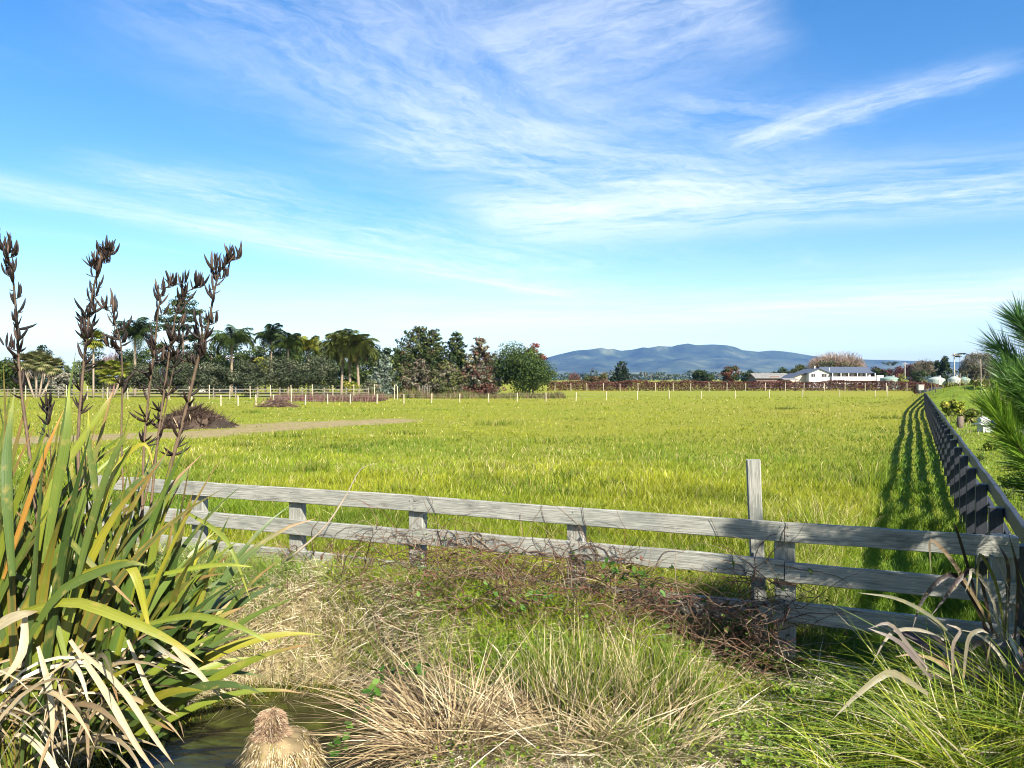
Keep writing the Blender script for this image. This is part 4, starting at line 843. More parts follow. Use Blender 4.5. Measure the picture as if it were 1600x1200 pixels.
quads('cover', [[(-1.6, -1, zb), (1.6, -1, zb), (.35, .2, zt), (-.35, .2, zt)], [(1.6, -1, zb), (1.7, 1.6, zb), (.35, .2, zt)], [(1.7, 1.6, zb), (-1.7, 1.6, zb), (-.35, .2, zt), (.35, .2, zt)], [(-1.7, 1.6, zb), (-1.6, -1, zb), (-.35, .2, zt)]], M_TARP, r_)
cuboid('edge_board', (-1.2, -1.12, zb - .26), (1.8, -1.02, zb - .03), M_WPL, r_); cuboid('base', (-1.5, -1, -.05), (1.5, 1.5, zb - .02), M_TARP, r_)
d = 78; x = gx(1438, d); z = float(height(x, d)); r_ = thing('meter_box', (x, d, z), 'grey utility box on a post at the far end of black fence', 'utility box')
cuboid('post', (-.08, -.05, 0), (.08, .1, 1.35), M_POLE, r_); cuboid('box', (-.28, -.2, 1.2), (.28, .2, 1.75), M_POLE, r_); cuboid('lid', (-.32, -.24, 1.75), (.32, .24, 1.80), M_IRON, r_)
d = 33; x = gx(1541, d); z = float(height(x, d)); r_ = thing('white_stand', (x, d, z), 'small white block stand with a flat top on the grass', 'stand')
cuboid('pedestal', (-.26, -.2, -.05), (.26, .22, .33), M_WPL, r_); cuboid('top', (-.42, -.3, .33), (.62, .3, .38), M_WPL, r_)
def bottle(loc, prof, m, label, name, cat):
    S = 14; V = [(zz, rr * math.cos(j * 6.28318 / S), rr * math.sin(j * 6.28318 / S)) for zz, rr in prof for j in range(S)]; T = [(i * S + j, i * S + (j + 1) % S, (i + 1) * S + (j + 1) % S, (i + 1) * S + j) for i in range(len(prof) - 1) for j in range(S)] + [tuple(range(S)), tuple(range(len(prof) * S - 1, len(prof) * S - S - 1, -1))]
    me = bpy.data.meshes.new(name); me.from_pydata(V, [], T); me.update(); o = link(name, me, m, None, loc); return tag(o, label, cat)
bottle((x - .12, d - .05, z + .53), [(-.22, .13), (-.2, .145), (.0, .15), (.06, .145), (.08, .15), (.2, .145), (.22, .13)], M_WPL, 'white plastic tub lying on the white stand', 'white_tub', 'tub')
bottle((x + .34, d - .05, z + .53), [(-.2, .14), (-.18, .15), (.02, .15), (.18, .11), (.24, .05), (.3, .045)], M_BLUE, 'blue plastic bottle lying on the white stand', 'blue_bottle', 'bottle')
d = 29; x = gx(1602, d); z = float(height(x, d)); r_ = lump('limestone_rock', [(.42, -.1), (.45, .15), (.36, .34), (.2, .45), (.05, .48)], 16, .1, 8, M_ROOFW, None); r_.location = (x, d, z); tag(r_, 'white rock half hidden behind the pine shoot', 'rock')
d = 36; x = gx(1500, d); z = float(height(x, d)); r_ = thing('tree_stump', (x, d, z), 'cut grey stump with pale sawn face beside the black fence', 'stump'); V, T, C = tube([(0, 0, -.1), (0, 0, .2), (.03, 0, .52)], [.19, .15, .13], 10, (.12, .095, .07)); link('bark', tri_mesh('bark', V, T, C), M_BARK, r_); V, T, C = tube([(.03, 0, .518), (.03, 0, .535)], [.125, .12], 10, (.34, .27, .19)); link('sawn_face', tri_mesh('sawn_face', V, T, C), M_BARK, r_)
d = 40; x = gx(1533, d); z = float(height(x, d)); V, T, C = tube([(0, 0, -.1), (.01, 0, 1.2), (-.02, 0, hz(561, d) - z)], [.03, .025, .015], 6, (.33, .27, .2)); C[:12] = (.03, .03, .03); r_ = link('garden_stake', tri_mesh('garden_stake', V, T, C), M_BARK, None, (x, d, z)); tag(r_, 'tall thin stake with black lower end on the grassy mound', 'stake')
d = 20; x = gx(1511, d); z = float(height(x, d)); me = boxmesh(.55, .04, .05, .004); r_ = link('marker_peg', me, M_PALE2, None, (x, d, z + .2)); r_.rotation_euler = (0, R(-90), 0); tag(r_, 'short pale peg in the grass beside the black fence', 'peg')
for i, (px_, d, l) in enumerate(((1529, 21, 'small spiky plant beyond the short pale peg'), (1572, 14.5, 'spiky garden plant under the pine shoots'), (1556, 25, 'low leafy plant in front of the white stand'))):
    x = gx(px_, d); n = 60; a = rng.uniform(0, 6.28, n); el = rng.uniform(.3, 1.3, n); dd = np.stack([np.cos(a) * np.cos(el), np.sin(a) * np.cos(el), np.sin(el)], 1)
    V, T, C = strips(rng.normal(0, .04, (n, 3)) * np.array([1, 1, 0]), dd, np.tile([0, 0, -.35], (n, 1)), rng.uniform(.25, .5, n), .03, 3, np.asarray([(.05, .09, .015), (.09, .13, .02)])[rng.integers(0, 2, n)])
    tag(link('garden_plant', tri_mesh('garden_plant', V, T, C), M_GRASS, None, (x, d, float(height(x, d)))), l, 'plant')
# ---------------------------------------------------------------- grass
def scatter(n, d0, d1, p0=-260, p1=1860, k=1.0):
    """points over the plain, thinning with distance as 1/d^(1+k)"""
    u = rng.random(n); d = 1 / (1 / d0 ** k + u * (1 / d1 ** k - 1 / d0 ** k)) ** (1 / k); px = rng.uniform(p0, p1, n); return gx(px, d), d
def pick(cols, n, p=None): return np.asarray(cols, float)[rng.choice(len(cols), n, p=p)]
x, y = scatter(395000, 5.4, 105, k=1.0)
keep = (rail_s(x, y) < .12) & (black_s(x, y) < -.05) & (dirt_d(x, y) > rng.uniform(-.6, .5, len(x))) & ~((y > 30) & (x < gx(860, y)) & (y > 88))
x, y = x[keep], y[keep]; n = len(x); r = y
tall = sstep(.42, .66, fbm(x, y, 1.9, 21)) ; big = fbm(x, y, 11, 25); near = sstep(34, 12, r)
strip = sstep(-1.7, -1.0, black_s(x, y)) * sstep(34, 26, y) # short lush strip along the black fence
hgt = (.06 + .06 * rng.random(n) + .10 * tall * rng.random(n)) * (1 + .30 * near) * (1 - .12 * strip) + .02
hgt *= np.where(r > 40, 1 + (r - 40) * .006, 1)
clump = sstep(.60, .78, vnoise(x, y, .55, 27)) * near; hgt *= 1 + .8 * clump
edge = sstep(-2.6, -1.7, black_s(x, y)) * (1 - strip) * sstep(30, 8, y); hgt *= 1 + .55 * edge
green = np.array([.135, .195, .010]); yell = np.array([.255, .265, .016]); dry = np.array([.42, .36, .15]); dark = np.array([.060, .105, .010]); ochre = np.array([.225, .195, .018])
f = np.clip(fbm(x, y, 3.2, 41) * 1.6 - .35 + rng.normal(0, .25, n), 0, 1)[:, None]
C = green * (1 - f) + yell * f
C = C * (.62 + .76 * fbm(x * .45, y, 7, 43))[:, None]
lush = (sstep(.55, .68, fbm(x * .3, y * .8, 5, 45)) * .6)[:, None]; C = C * (1 - lush) + np.array([.075, .15, .010]) * lush
fo = (np.clip(fbm(x, y * .35, 9, 47) * 2 - .75, 0, 1) * sstep(14, 36, r))[:, None] * .85; C = C * (1 - fo) + ochre * fo
dk = (sstep(.60, .70, fbm(x, y, 2.4, 51)) * rng.uniform(.2, .8, n))[:, None]; C = C * (1 - dk) + dark * dk
C = C * (1 - .55 * strip[:, None]) + np.array([.060, .16, .012]) * .55 * strip[:, None]
isd = rng.random(n) < (.06 + .14 * sstep(.5, .7, fbm(x, y, 4, 57))) * (1 - strip); C[isd] = dry * rng.uniform(.7, 1.15, (isd.sum(), 1)); hgt[isd] *= 1.05
C = C * rng.uniform(.8, 1.3, (n, 1)) * 1.08
w = np.maximum(.0055, .00098 * r) * rng.uniform(.7, 1.4, n)
lean = np.stack([rng.normal(0, .32, n), rng.normal(0, .32, n), np.ones(n)], 1); base = np.stack([x, y, height(x, y) - .015], 1)
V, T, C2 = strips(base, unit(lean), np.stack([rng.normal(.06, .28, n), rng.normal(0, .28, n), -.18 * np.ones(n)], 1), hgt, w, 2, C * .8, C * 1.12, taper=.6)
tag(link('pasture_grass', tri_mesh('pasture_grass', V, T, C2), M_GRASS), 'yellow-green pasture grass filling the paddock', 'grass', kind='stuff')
# rushy dark tussocks dotted over the pasture
x, y = scatter(30, 14, 90, k=.7); kp = (rail_s(x, y) < -1) & (black_s(x, y) < -2) & (dirt_d(x, y) > 1.2); x, y = x[kp], y[kp]; m = len(x); reps = 130; ci = np.repeat(np.arange(m), reps); n = m * reps; sc = rng.uniform(.5, 1.1, m)[ci] * (1 + y[ci] * .006)
sp_ = rng.uniform(.15, .6, m)[ci]; xx = x[ci] + rng.normal(0, 1, n) * sp_ * sc; yy = y[ci] + rng.normal(0, .22, n) * sc
V, T, C2 = strips(np.stack([xx, yy, height(xx, yy)], 1), unit(np.stack([rng.normal(0, .3, n), rng.normal(0, .3, n), np.ones(n)], 1)), rng.normal(0, .2, (n, 3)), .27 * sc * rng.uniform(.6, 1.2, n), .012 + .0008 * yy, 2, pick([(.10, .15, .012), (.15, .19, .015), (.27, .24, .06)], n, [.4, .4, .2]))
tag(link('rush_tussocks', tri_mesh('rush_tussocks', V, T, C2), M_GRASS), 'darker rushy tufts dotted over the paddock', 'grass', kind='stuff')
# ground to the right of the black fence
x, y = scatter(90000, 5.2, 90, 1400, 1900, 1.0); kp = (black_s(x, y) > .12); x, y = x[kp], y[kp]; n = len(x)
mound = np.exp(-(((x - 37) / 6) ** 2 + ((y - 61) / 7.5) ** 2)); wild = sstep(22, 40, y) * sstep(.35, .6, fbm(x, y, 4, 63))
hgt = .05 + .05 * rng.random(n) + (.30 * wild + .75 * mound) * rng.random(n); f = np.clip(fbm(x, y, 2.0, 65) * 1.7 - .4 + rng.normal(0, .2, n), 0, 1)[:, None]
C = np.array([.115, .19, .011]) * (1 - f) + np.array([.27, .29, .02]) * f; st = rng.random(n) < .12 + .40 * wild + .35 * mound; C[st] = pick([(.30, .25, .12), (.22, .18, .07), (.36, .32, .2)], st.sum())
C *= rng.uniform(.75, 1.25, (n, 1)); V, T, C2 = strips(np.stack([x, y, height(x, y) - .01], 1), unit(np.stack([rng.normal(0, .35, n), rng.normal(0, .35, n), np.ones(n)], 1)), rng.normal(0, .3, (n, 3)), hgt, np.maximum(.007, .001 * y) * rng.uniform(.7, 1.4, n), 2, C * .8, C * 1.1)
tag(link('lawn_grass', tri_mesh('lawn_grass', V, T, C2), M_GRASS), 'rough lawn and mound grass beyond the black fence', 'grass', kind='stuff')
# ---------------------------------------------------------------- the bank in the front
GREEN_SPOTS = [(-.9, 6.9, .4), (.9, 5.6, .35), (.35, 5.5, .35), (-1.6, 6.5, .35), (.75, 4.7, .3), (-1.45, 6.9, .4), (-.55, 6.6, .35), (.6, 6.0, .3), (-.3, 6.3, .3), (1.5, 5.4, .5), (2.0, 5.0, .45), (-2.9, 7.1, .55), (-1.0, 6.4, .45), (-.75, 5.9, .4), (.15, 6.1, .35), (1.25, 5.9, .4), (-2.3, 7.0, .4), (-.1, 5.7, .4), (-3.4, 7.3, .6)]
def greenness(x, y):
    g = 0
    for a, b, r in GREEN_SPOTS: g = np.maximum(g, np.exp(-((x - a) ** 2 + (y - b) ** 2) / r ** 2))
    return g
def bank_pts(n, d0=3.2, d1=8.6): 
    d = rng.uniform(d0, d1, n); x = rng.uniform(-4.6, 4.2, n); k = (rail_s(x, d) > -.05) & (black_s(x, d) < .3); return x[k], d[k]
# dead straw lying in all directions
x, y = bank_pts(185000); dd = ditch_d(x, y); kp = (dd > -.02 + .1 * rng.random(len(x))) & (rng.random(len(x)) < np.where(x > .9, .62, 1) * (1 - .55 * greenness(x, y))); x, y = x[kp], y[kp]; n = len(x)
a = rng.uniform(0, 6.28, n); el = np.abs(rng.normal(.12, .28, n)); flow = np.stack([np.cos(a) * np.cos(el), np.sin(a) * np.cos(el), np.sin(el)], 1)
near_w = sstep(.5, .1, ditch_d(x, y)); flow[:, 2] -= .45 * near_w; flow[:, 1] -= .4 * near_w; flow = unit(flow)
br = np.clip(fbm(x, y, .55, 111) * 1.9 - .45, 0, 1)[:, None]; C = np.array([.34, .265, .15]) * (1 - br) + np.array([.72, .64, .45]) * br; C *= rng.uniform(.45, 1.3, (n, 1))
gr_ = rng.random(n) < .13; C[gr_] = np.array([.26, .26, .08]) * rng.uniform(.7, 1.2, (gr_.sum(), 1))
V, T, C2 = strips(np.stack([x, y, height(x, y) + rng.random(n) * .07], 1), flow, np.stack([rng.normal(0, .25, n), rng.normal(0, .25, n), -.25 * np.ones(n)], 1), rng.uniform(.07, .26, n), rng.uniform(.003, .0075, n), 2, C, C * .9, side=unit(np.cross(flow, rand_dir(n))))
# extra thatch on the steep stream bank, and thicker broken stems lying about
x = rng.uniform(-3.1, -.5, 60000); y = rng.uniform(3.6, 7.0, 60000); dd = ditch_d(x, y); kp = (dd > .0) & (dd < .5) & (rail_s(x, y) > .1); x, y = x[kp], y[kp]; n = len(x); fl2 = unit(np.stack([rng.normal(0, .8, n), rng.normal(-.25, .6, n), rng.normal(-.1, .5, n)], 1))
C = pick([(.62, .54, .36), (.45, .37, .21), (.30, .22, .12), (.26, .27, .06)], n, [.35, .35, .18, .12]) * rng.uniform(.5, 1.2, (n, 1)); X1 = strips(np.stack([x, y, height(x, y) + rng.random(n) * .05 + .01], 1), fl2, rng.normal(0, .3, (n, 3)), rng.uniform(.06, .22, n), rng.uniform(.003, .007, n), 2, C, side=unit(np.cross(fl2, rand_dir(n))))
x, y = bank_pts(900); kp = ditch_d(x, y) > .1; x, y = x[kp], y[kp]; n = len(x); a = rng.uniform(0, 6.28, n); fl2 = unit(np.stack([np.cos(a), np.sin(a), rng.normal(.15, .3, n)], 1)); X2 = strips(np.stack([x, y, height(x, y) + rng.uniform(.03, .16, n)], 1), fl2, rng.normal(0, .2, (n, 3)), rng.uniform(.2, .55, n), rng.uniform(.006, .012, n), 3, pick([(.66, .58, .42), (.5, .42, .28), (.22, .15, .1)], n), side=unit(np.cross(fl2, rand_dir(n))))
V, T, C2 = join((V, T, C2), X1, X2)
tag(link('dead_grass', tri_mesh('dead_grass', V, T, C2), M_STRAW), 'matted pale dead grass covering the bank above the stream', 'dead grass', kind='stuff')
# living grass on the bank
x, y = bank_pts(190000); g = greenness(x, y); nz = fbm(x, y, .7, 121); pr = np.clip(.24 + .85 * g + .9 * (nz - .47) + .35 * sstep(.9, 1.4, x) * sstep(4.2, 5, y), 0, 1) * (ditch_d(x, y) > .12)
kp = rng.random(len(x)) < pr * .85; x, y, g, nz = x[kp], y[kp], g[kp], nz[kp]; n = len(x); low = sstep(.9, 1.5, x)
hgt = (.10 + .17 * rng.random(n) + .16 * g * rng.random(n)) * (1 - .5 * low); f = np.clip(nz * 1.8 - .5 + rng.normal(0, .25, n), 0, 1)[:, None]
C = np.array([.13, .23, .012]) * (1 - f) + np.array([.31, .37, .022]) * f; blue = (np.exp(-((x + 3.2) ** 2 + (y - 7.2) ** 2) / .7))[:, None]; C = C * (1 - .6 * blue) + np.array([.12, .19, .07]) * .6 * blue
C *= rng.uniform(.75, 1.25, (n, 1)); V, T, C2 = strips(np.stack([x, y, height(x, y)], 1), unit(np.stack([rng.normal(0, .33, n), rng.normal(-.05, .33, n), np.ones(n)], 1)), np.stack([rng.normal(0, .35, n), rng.normal(0, .35, n), -.25 * np.ones(n)], 1), hgt, rng.uniform(.004, .008, n), 3, C * .8, C * 1.15, taper=.7)
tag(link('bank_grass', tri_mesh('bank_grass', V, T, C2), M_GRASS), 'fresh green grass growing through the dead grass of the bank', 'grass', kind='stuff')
# clover and small leafy weeds
n0 = 36000; x = rng.uniform(-1.6, 2.9, n0); y = rng.uniform(4.0, 7.0, n0); pr = (sstep(.8, 1.5, x) * .85 + .30 * sstep(.45, .6, fbm(x, y, .6, 131)) + .6 * greenness(x, y)) * sstep(.34, .52, fbm(x, y, .5, 133)) ; kp = (rail_s(x, y) > .0) & (rng.random(n0) < pr) & (ditch_d(x, y) > .3); x, y = x[kp], y[kp]; n = len(x)
P = np.stack([x, y, height(x, y) + rng.uniform(.03, .13, n)], 1); C = pick([(.09, .17, .014), (.15, .23, .02), (.20, .26, .025)], n) * rng.uniform(.7, 1.25, (n, 1)); V, T, C2 = leaf_faces(P, unit(rand_dir(n) * .7 + np.array([0, -.2, 1])), rng.uniform(.010, .022, n), C, .8)
tag(link('clover', tri_mesh('clover', V, T, C2), M_GRASS), 'bright clover and small weeds near the rail fence post', 'clover', kind='stuff')
# green weed fringe along the water
n0 = 16000; x = rng.uniform(-3, -.8, n0); y = rng.uniform(3.9, 6.6, n0); dd = ditch_d(x, y); kp = (dd > -.10) & (dd < .14) & (rng.random(n0) < .8); x, y = x[kp], y[kp]; n = len(x)
hh = np.maximum(height(x, y), WATER_Z - .01); V, T, C2 = strips(np.stack([x, y, hh], 1), unit(np.stack([rng.normal(0, .5, n), rng.normal(-.3, .5, n), np.ones(n)], 1)), rng.normal(0, .4, (n, 3)) - np.array([0, 0, .3]), rng.uniform(.04, .12, n), rng.uniform(.006, .014, n), 2, pick([(.055, .09, .008), (.10, .13, .010), (.17, .15, .015), (.22, .17, .03)], n, [.35, .35, .2, .1]))
tag(link('water_weed', tri_mesh('water_weed', V, T, C2), M_GRASS), 'green water weed fringing the stream edge', 'water weed', kind='stuff')
# ---------------------------------------------------------------- brambles on the rails
def cane(start, d0, L, droop, nseg=9, wander=.25):
    p = np.array(start, float); dcur = np.array(d0, float); out = [p.copy()]; st = L / nseg
    for i in range(nseg): dcur = unit(dcur + rng.normal(0, wander, 3) + np.array([0, 0, -droop])); p = p + dcur * st; out.append(p.copy())
    return np.array(out)
def bramble(label, u0, u1, ncane, nleaf, zmax, s0=-.05, s1=.75, thin=1.0, up=.25):
    um = (u0 + u1) / 2; c = RF_A + RF_D * um; root = thing('bramble', (c[0], c[1], 0), label, 'bramble'); parts = []; ends_ = []
    for i in range(ncane):
        u = rng.uniform(u0, u1); s = rng.uniform(s0, s1) if i % 4 else rng.uniform(.03, .12); q = RF_A + RF_D * u + RF_N * s; g0 = float(height(q[0], q[1])); zz = g0 + rng.random() ** 1.2 * max(.05, zmax - g0) * (1 - .55 * max(0, s) / s1)
        a = rng.uniform(0, 6.28); dv = np.array([RF_D[0] * math.cos(a) + RF_N[0] * math.sin(a) * .35, RF_D[1] * math.cos(a) + RF_N[1] * math.sin(a) * .35, rng.normal(up, .4)]); pth = cane((q[0], q[1], zz), unit(dv), rng.uniform(.25, .85), .10, 9, .24)
        pth[:, 2] = np.maximum(pth[:, 2], height(pth[:, 0], pth[:, 1]) + .01)
        ss = (pth[:, 0] - RF_A[0]) * RF_N[0] + (pth[:, 1] - RF_A[1]) * RF_N[1]; fix = np.maximum(0, .035 - ss); pth[:, 0] += RF_N[0] * fix; pth[:, 1] += RF_N[1] * fix
        cc = np.asarray([(.13, .075, .045), (.20, .125, .08), (.08, .05, .035), (.32, .25, .16), (.17, .07, .045)])[rng.choice(5, p=[.3, .25, .2, .15, .1])]
        parts.append(tube(pth, np.linspace(.0042, .0016, 10) * thin * rng.uniform(.7, 1.3), 3, cc, cap=False)); ends_.append(pth)
    V, T, C = join(*parts); V = V - np.array([c[0], c[1], 0]); link('canes', tri_mesh('canes', V, T, C), M_STRAW, root)
    allp = np.concatenate(ends_); P = allp[rng.integers(0, len(allp), nleaf)] + rng.normal(0, .012, (nleaf, 3)) - np.array([c[0], c[1], 0])
    C = pick([(.045, .10, .014), (.08, .15, .02), (.12, .19, .03), (.16, .05, .03), (.15, .09, .05)], nleaf, [.3, .3, .15, .1, .15]) * rng.uniform(.7, 1.25, (nleaf, 1)); V, T, C = leaf_faces(P, unit(rand_dir(nleaf) + RF_N[0] * np.array([.5, 0, 0]) + np.array([0, -.6, .7])), rng.uniform(.012, .030, nleaf), C, .62); link('leaves', tri_mesh('leaves', V, T, C), M_GRASS, root); return root
U = lambda px: rail_pt(px)[1]
bramble('sparse brown bramble stems hanging on the rails between the two middle posts', U(560), U(760), 200, 110, .92, s1=.6)
bramble('dense brown bramble tangle heaped over the lowest rail', U(690), U(1040), 950, 420, .80, s1=.85)
bramble('thin dark bramble runners climbing the upper rails at the middle post', U(870), U(985), 70, 30, 1.22, s0=.03, s1=.1, thin=.8)
bramble('bramble with dried reddish stems under the second rail, next to the tall post', U(1000), U(1205), 300, 160, .76, s1=.55)
bramble('green-leaved bramble smothering the fence post where rails meet', U(1160), U(1228), 120, 240, .92, s0=.03, s1=.3)
bramble('low dry bramble stems in the grass by the flax', U(440), U(650), 170, 70, .55, s1=.8)
# long dry cane leaning across the rails
pth = spline([W(448, 876, 7.05), W(505, 826, 6.95), W(540, 775, 6.9), W(562, 735, 6.85), W(585, 724, 6.8)], 14); V, T, C = tube(pth, np.linspace(.011, .002, 14), 6, (.44, .37, .27)); c = link('dry_cane', tri_mesh('dry_cane', V, T, C, smooth=True), M_STRAW); tag(c, 'long dry pale cane leaning up across the rails', 'cane')
# ---------------------------------------------------------------- rush clump and dead mounds in the middle of the bank
def tussock(name, label, px, d, n, L, w, cols, p=None, spread=.3, lean=.35, bend=.35, cat='tussock', rad=.2, seg=5, dirb=(0, 0), mat=None, zoff=0., droop=-.5, lsd=.34):
    x = gx(px, d); z = float(height(x, d)) + zoff; a = rng.uniform(0, 6.28, n); rr = rad * np.sqrt(rng.random(n)); B = np.stack([np.cos(a) * rr, np.sin(a) * rr, np.zeros(n)], 1)
    ln = np.abs(rng.normal(0, lean, n)) + lean * .4; a2 = a + rng.normal(0, 1.0, n); dv = unit(np.stack([np.cos(a2) * ln + dirb[0], np.sin(a2) * ln + dirb[1], np.ones(n)], 1)); hd = unit(np.stack([dv[:, 0], dv[:, 1], np.zeros(n)], 1)); be = np.clip(rng.normal(bend, bend * .5, n), 0, 1.2)[:, None]
    C = pick(cols, n, p) * rng.uniform(.7, 1.25, (n, 1)); LL = L * np.clip(rng.normal(1, lsd, n), .35, 1.5)
    V, T, C2 = strips(B, dv, hd * be + np.array([0, 0, 1.0]) * be * droop + rng.normal(0, .30 if mat else .16, (n, 3)), LL, w * rng.uniform(.6, 1.3, n), seg, C * .75, C * 1.1, side=unit(np.cross(dv, np.tile([.2, -1, .1], (n, 1)) + rng.normal(0, .4, (n, 3)))), taper=1.2)
    o = link(name, tri_mesh(name, V, T, C2), mat or M_GRASS, None, (x, d, z)); return tag(o, label, cat)
tussock('rush_clump', 'upright green rush clump amid pale dead stems on the bank', 905, 5.15, 560, .40, .008, [(.085, .13, .016), (.13, .17, .02), (.20, .20, .03), (.42, .35, .19)], [.25, .25, .2, .3], lean=.22, bend=.12, rad=.34, cat='rush')
tussock('rush_clump', 'thinner green rush clump towards the bramble-covered post', 1030, 5.1, 380, .40, .007, [(.10, .15, .018), (.16, .19, .025), (.36, .29, .15)], [.4, .3, .3], lean=.24, bend=.15, rad=.3, cat='rush')
tussock('dead_rush', 'pale dead rush stems drooping below the green rush clump', 880, 4.82, 800, .42, .009, [(.44, .36, .21), (.34, .26, .14), (.50, .43, .28), (.2, .14, .08)], [.4, .3, .2, .1], lean=.55, bend=.55, rad=.32, cat='dead rush', mat=M_STRAW, dirb=(-.1, -.35))
tussock('dead_rush', 'pale dead stems beside the thinner rush clump', 1010, 4.75, 520, .36, .0085, [(.46, .38, .23), (.36, .28, .15), (.18, .2, .04)], [.5, .35, .15], lean=.5, bend=.5, rad=.3, cat='dead rush', mat=M_STRAW, dirb=(.05, -.3))
tussock('dead_rush', 'drooping straw mound overhanging the stream beside leafy bramble', 705, 4.72, 850, .44, .0085, [(.42, .33, .18), (.30, .21, .11), (.50, .42, .26), (.13, .085, .05)], [.4, .3, .15, .15], lean=.6, bend=.6, rad=.28, cat='dead rush', mat=M_STRAW, dirb=(-.05, -.35))
tussock('dead_rush', 'dark brown arching dead stems behind the straw mound', 690, 5.2, 600, .46, .006, [(.14, .09, .055), (.20, .14, .085), (.08, .05, .03), (.4, .33, .2)], [.35, .35, .15, .15], lean=.6, bend=.6, rad=.28, cat='dead rush', mat=M_STRAW, dirb=(-.35, -.1))
tussock('dead_rush', 'straw tuft hanging over the far stream bank', 420, 6.55, 700, .34, .005, [(.42, .36, .20), (.33, .26, .13), (.2, .2, .05)], [.5, .35, .15], lean=.6, bend=.6, rad=.35, cat='dead rush', mat=M_STRAW, dirb=(0, -.4))
def leafy(label, pts, n, spread):
    c = np.mean([tuple(W(*p)) for p in pts], axis=0); c[2] = float(height(c[0], c[1])); root = thing('blackberry_shoot', tuple(c), label, 'bramble'); P = np.array([tuple(W(*p)) for p in pts]); pth = spline(P, 10) - c; V, T, C = tube(pth, .004, 4, (.10, .06, .045)); link('cane', tri_mesh('cane', V, T, C), M_STRAW, root)
    Pn = pth[rng.integers(0, 10, n)] + rng.normal(0, spread, (n, 3)); C = pick([(.04, .11, .014), (.07, .16, .02), (.11, .20, .03)], n) * rng.uniform(.75, 1.2, (n, 1))
    m_ = [tri_mesh('leaf', *leaf_faces(np.zeros((1, 3)), np.array([[0, 0, 1.]]), .034, C[i:i + 1], .62)) for i in range(5)]
    for i in range(n): o = link('leaf', m_[i % 5], M_GRASS, root, tuple(Pn[i])); o.rotation_euler = (rng.normal(.5, .5), rng.normal(0, .5), rng.uniform(0, 6.28)); o.scale = (rng.uniform(.7, 1.3),) * 3
leafy('green blackberry shoot hanging by the water beside straw mound', [(590, 1070, 4.75), (565, 1100, 4.65), (545, 1135, 4.55), (528, 1165, 4.5)], 26, .028)
leafy('green blackberry shoot on top of the dark dead stems', [(585, 1052, 5.0), (620, 1048, 5.0), (660, 1046, 5.0)], 20, .025)
leafy('green blackberry leaves over the bramble tangle near the broken rail', [(760, 925, 6.1), (800, 940, 6.0), (850, 935, 6.0)], 30, .04)
leafy('green blackberry leaves on the dense tangle below the middle post', [(930, 892, 5.9), (985, 900, 5.9), (1045, 925, 5.7)], 34, .04)
# straw-covered stump standing in the stream
d = 4.42; x = gx(440, d); st = thing('straw_stump', (x, d, WATER_Z - .12), 'straw-covered rounded stump with a small tuft on top, standing in the stream', 'stump'); zb = WATER_Z - .12
def ring(zz): return hz(zz, d) - zb
prof = [(.17, 0), (.205, ring(1230)), (.208, ring(1200)), (.200, ring(1174)), (.168, ring(1155)), (.100, ring(1147)), (.062, ring(1142)), (.068, ring(1128)), (.052, ring(1115)), (.01, ring(1109))]
sb = lump('thatch', prof, 26, .075, 12, M_STRAW, st, (.20, .15, .075)); vv = np.array([v.co for v in sb.data.vertices])
for i, v in enumerate(sb.data.vertices):
    ri = i // 26; v.co.x += (-.06 if ri >= 5 else -.02 * (ri == 4))
n = 8000; t = rng.random(n); prz = np.array([p_[1] for p_ in prof]); prr = np.array([p_[0] for p_ in prof]); zz = np.interp(t, np.linspace(0, 1, len(prof)), prz); rr = np.interp(zz, prz, prr); a = rng.uniform(0, 6.28, n); offx = np.where(zz > prz[5] - .01, -.06, np.where(zz > prz[4] - .01, -.02, 0))
out = np.stack([np.cos(a), np.sin(a), np.zeros(n)], 1); P = out * rr[:, None] * rng.uniform(1.0, 1.12, n)[:, None] + np.stack([offx, np.zeros(n), zz], 1); head = zz > prz[5]
dv = unit(out * np.where(head, 1.0, .42)[:, None] + np.stack([rng.normal(0, .45, n), rng.normal(0, .45, n), np.where(head, .1, -.8)], 1) + rng.normal(0, .15, (n, 3))); Lh = np.where(head, rng.uniform(.008, .035, n), rng.uniform(.03, .11, n))
Lh = np.where(~head & (zz > prz[3]), rng.uniform(.02, .05, n), Lh); Cc = pick([(.36, .29, .16), (.26, .19, .09), (.44, .38, .26), (.22, .18, .06), (.16, .10, .055)], n, [.32, .22, .22, .16, .08]); Cc[head] = pick([(.30, .20, .12), (.40, .31, .2), (.22, .14, .09)], head.sum()); V, T, C = strips(P, dv, np.tile([0, 0, -.3], (n, 1)), Lh, .006, 2, Cc, Cc * 1.08, side=unit(np.cross(dv, out)))
link('straw', tri_mesh('straw', V, T, C), M_STRAW, st)
n = 26; a = rng.uniform(0, 6.28, n); P = np.stack([-.06 + .06 * np.cos(a), .06 * np.sin(a), rng.uniform(prz[6], prz[-1], n)], 1); V, T, C = strips(P, unit(np.stack([np.cos(a), np.sin(a), rng.uniform(-.2, .5, n)], 1)), np.tile([0, 0, -.6], (n, 1)), rng.uniform(.05, .10, n), .0035, 3, (.48, .40, .26)); link('tuft', tri_mesh('tuft', V, T, C), M_STRAW, st)
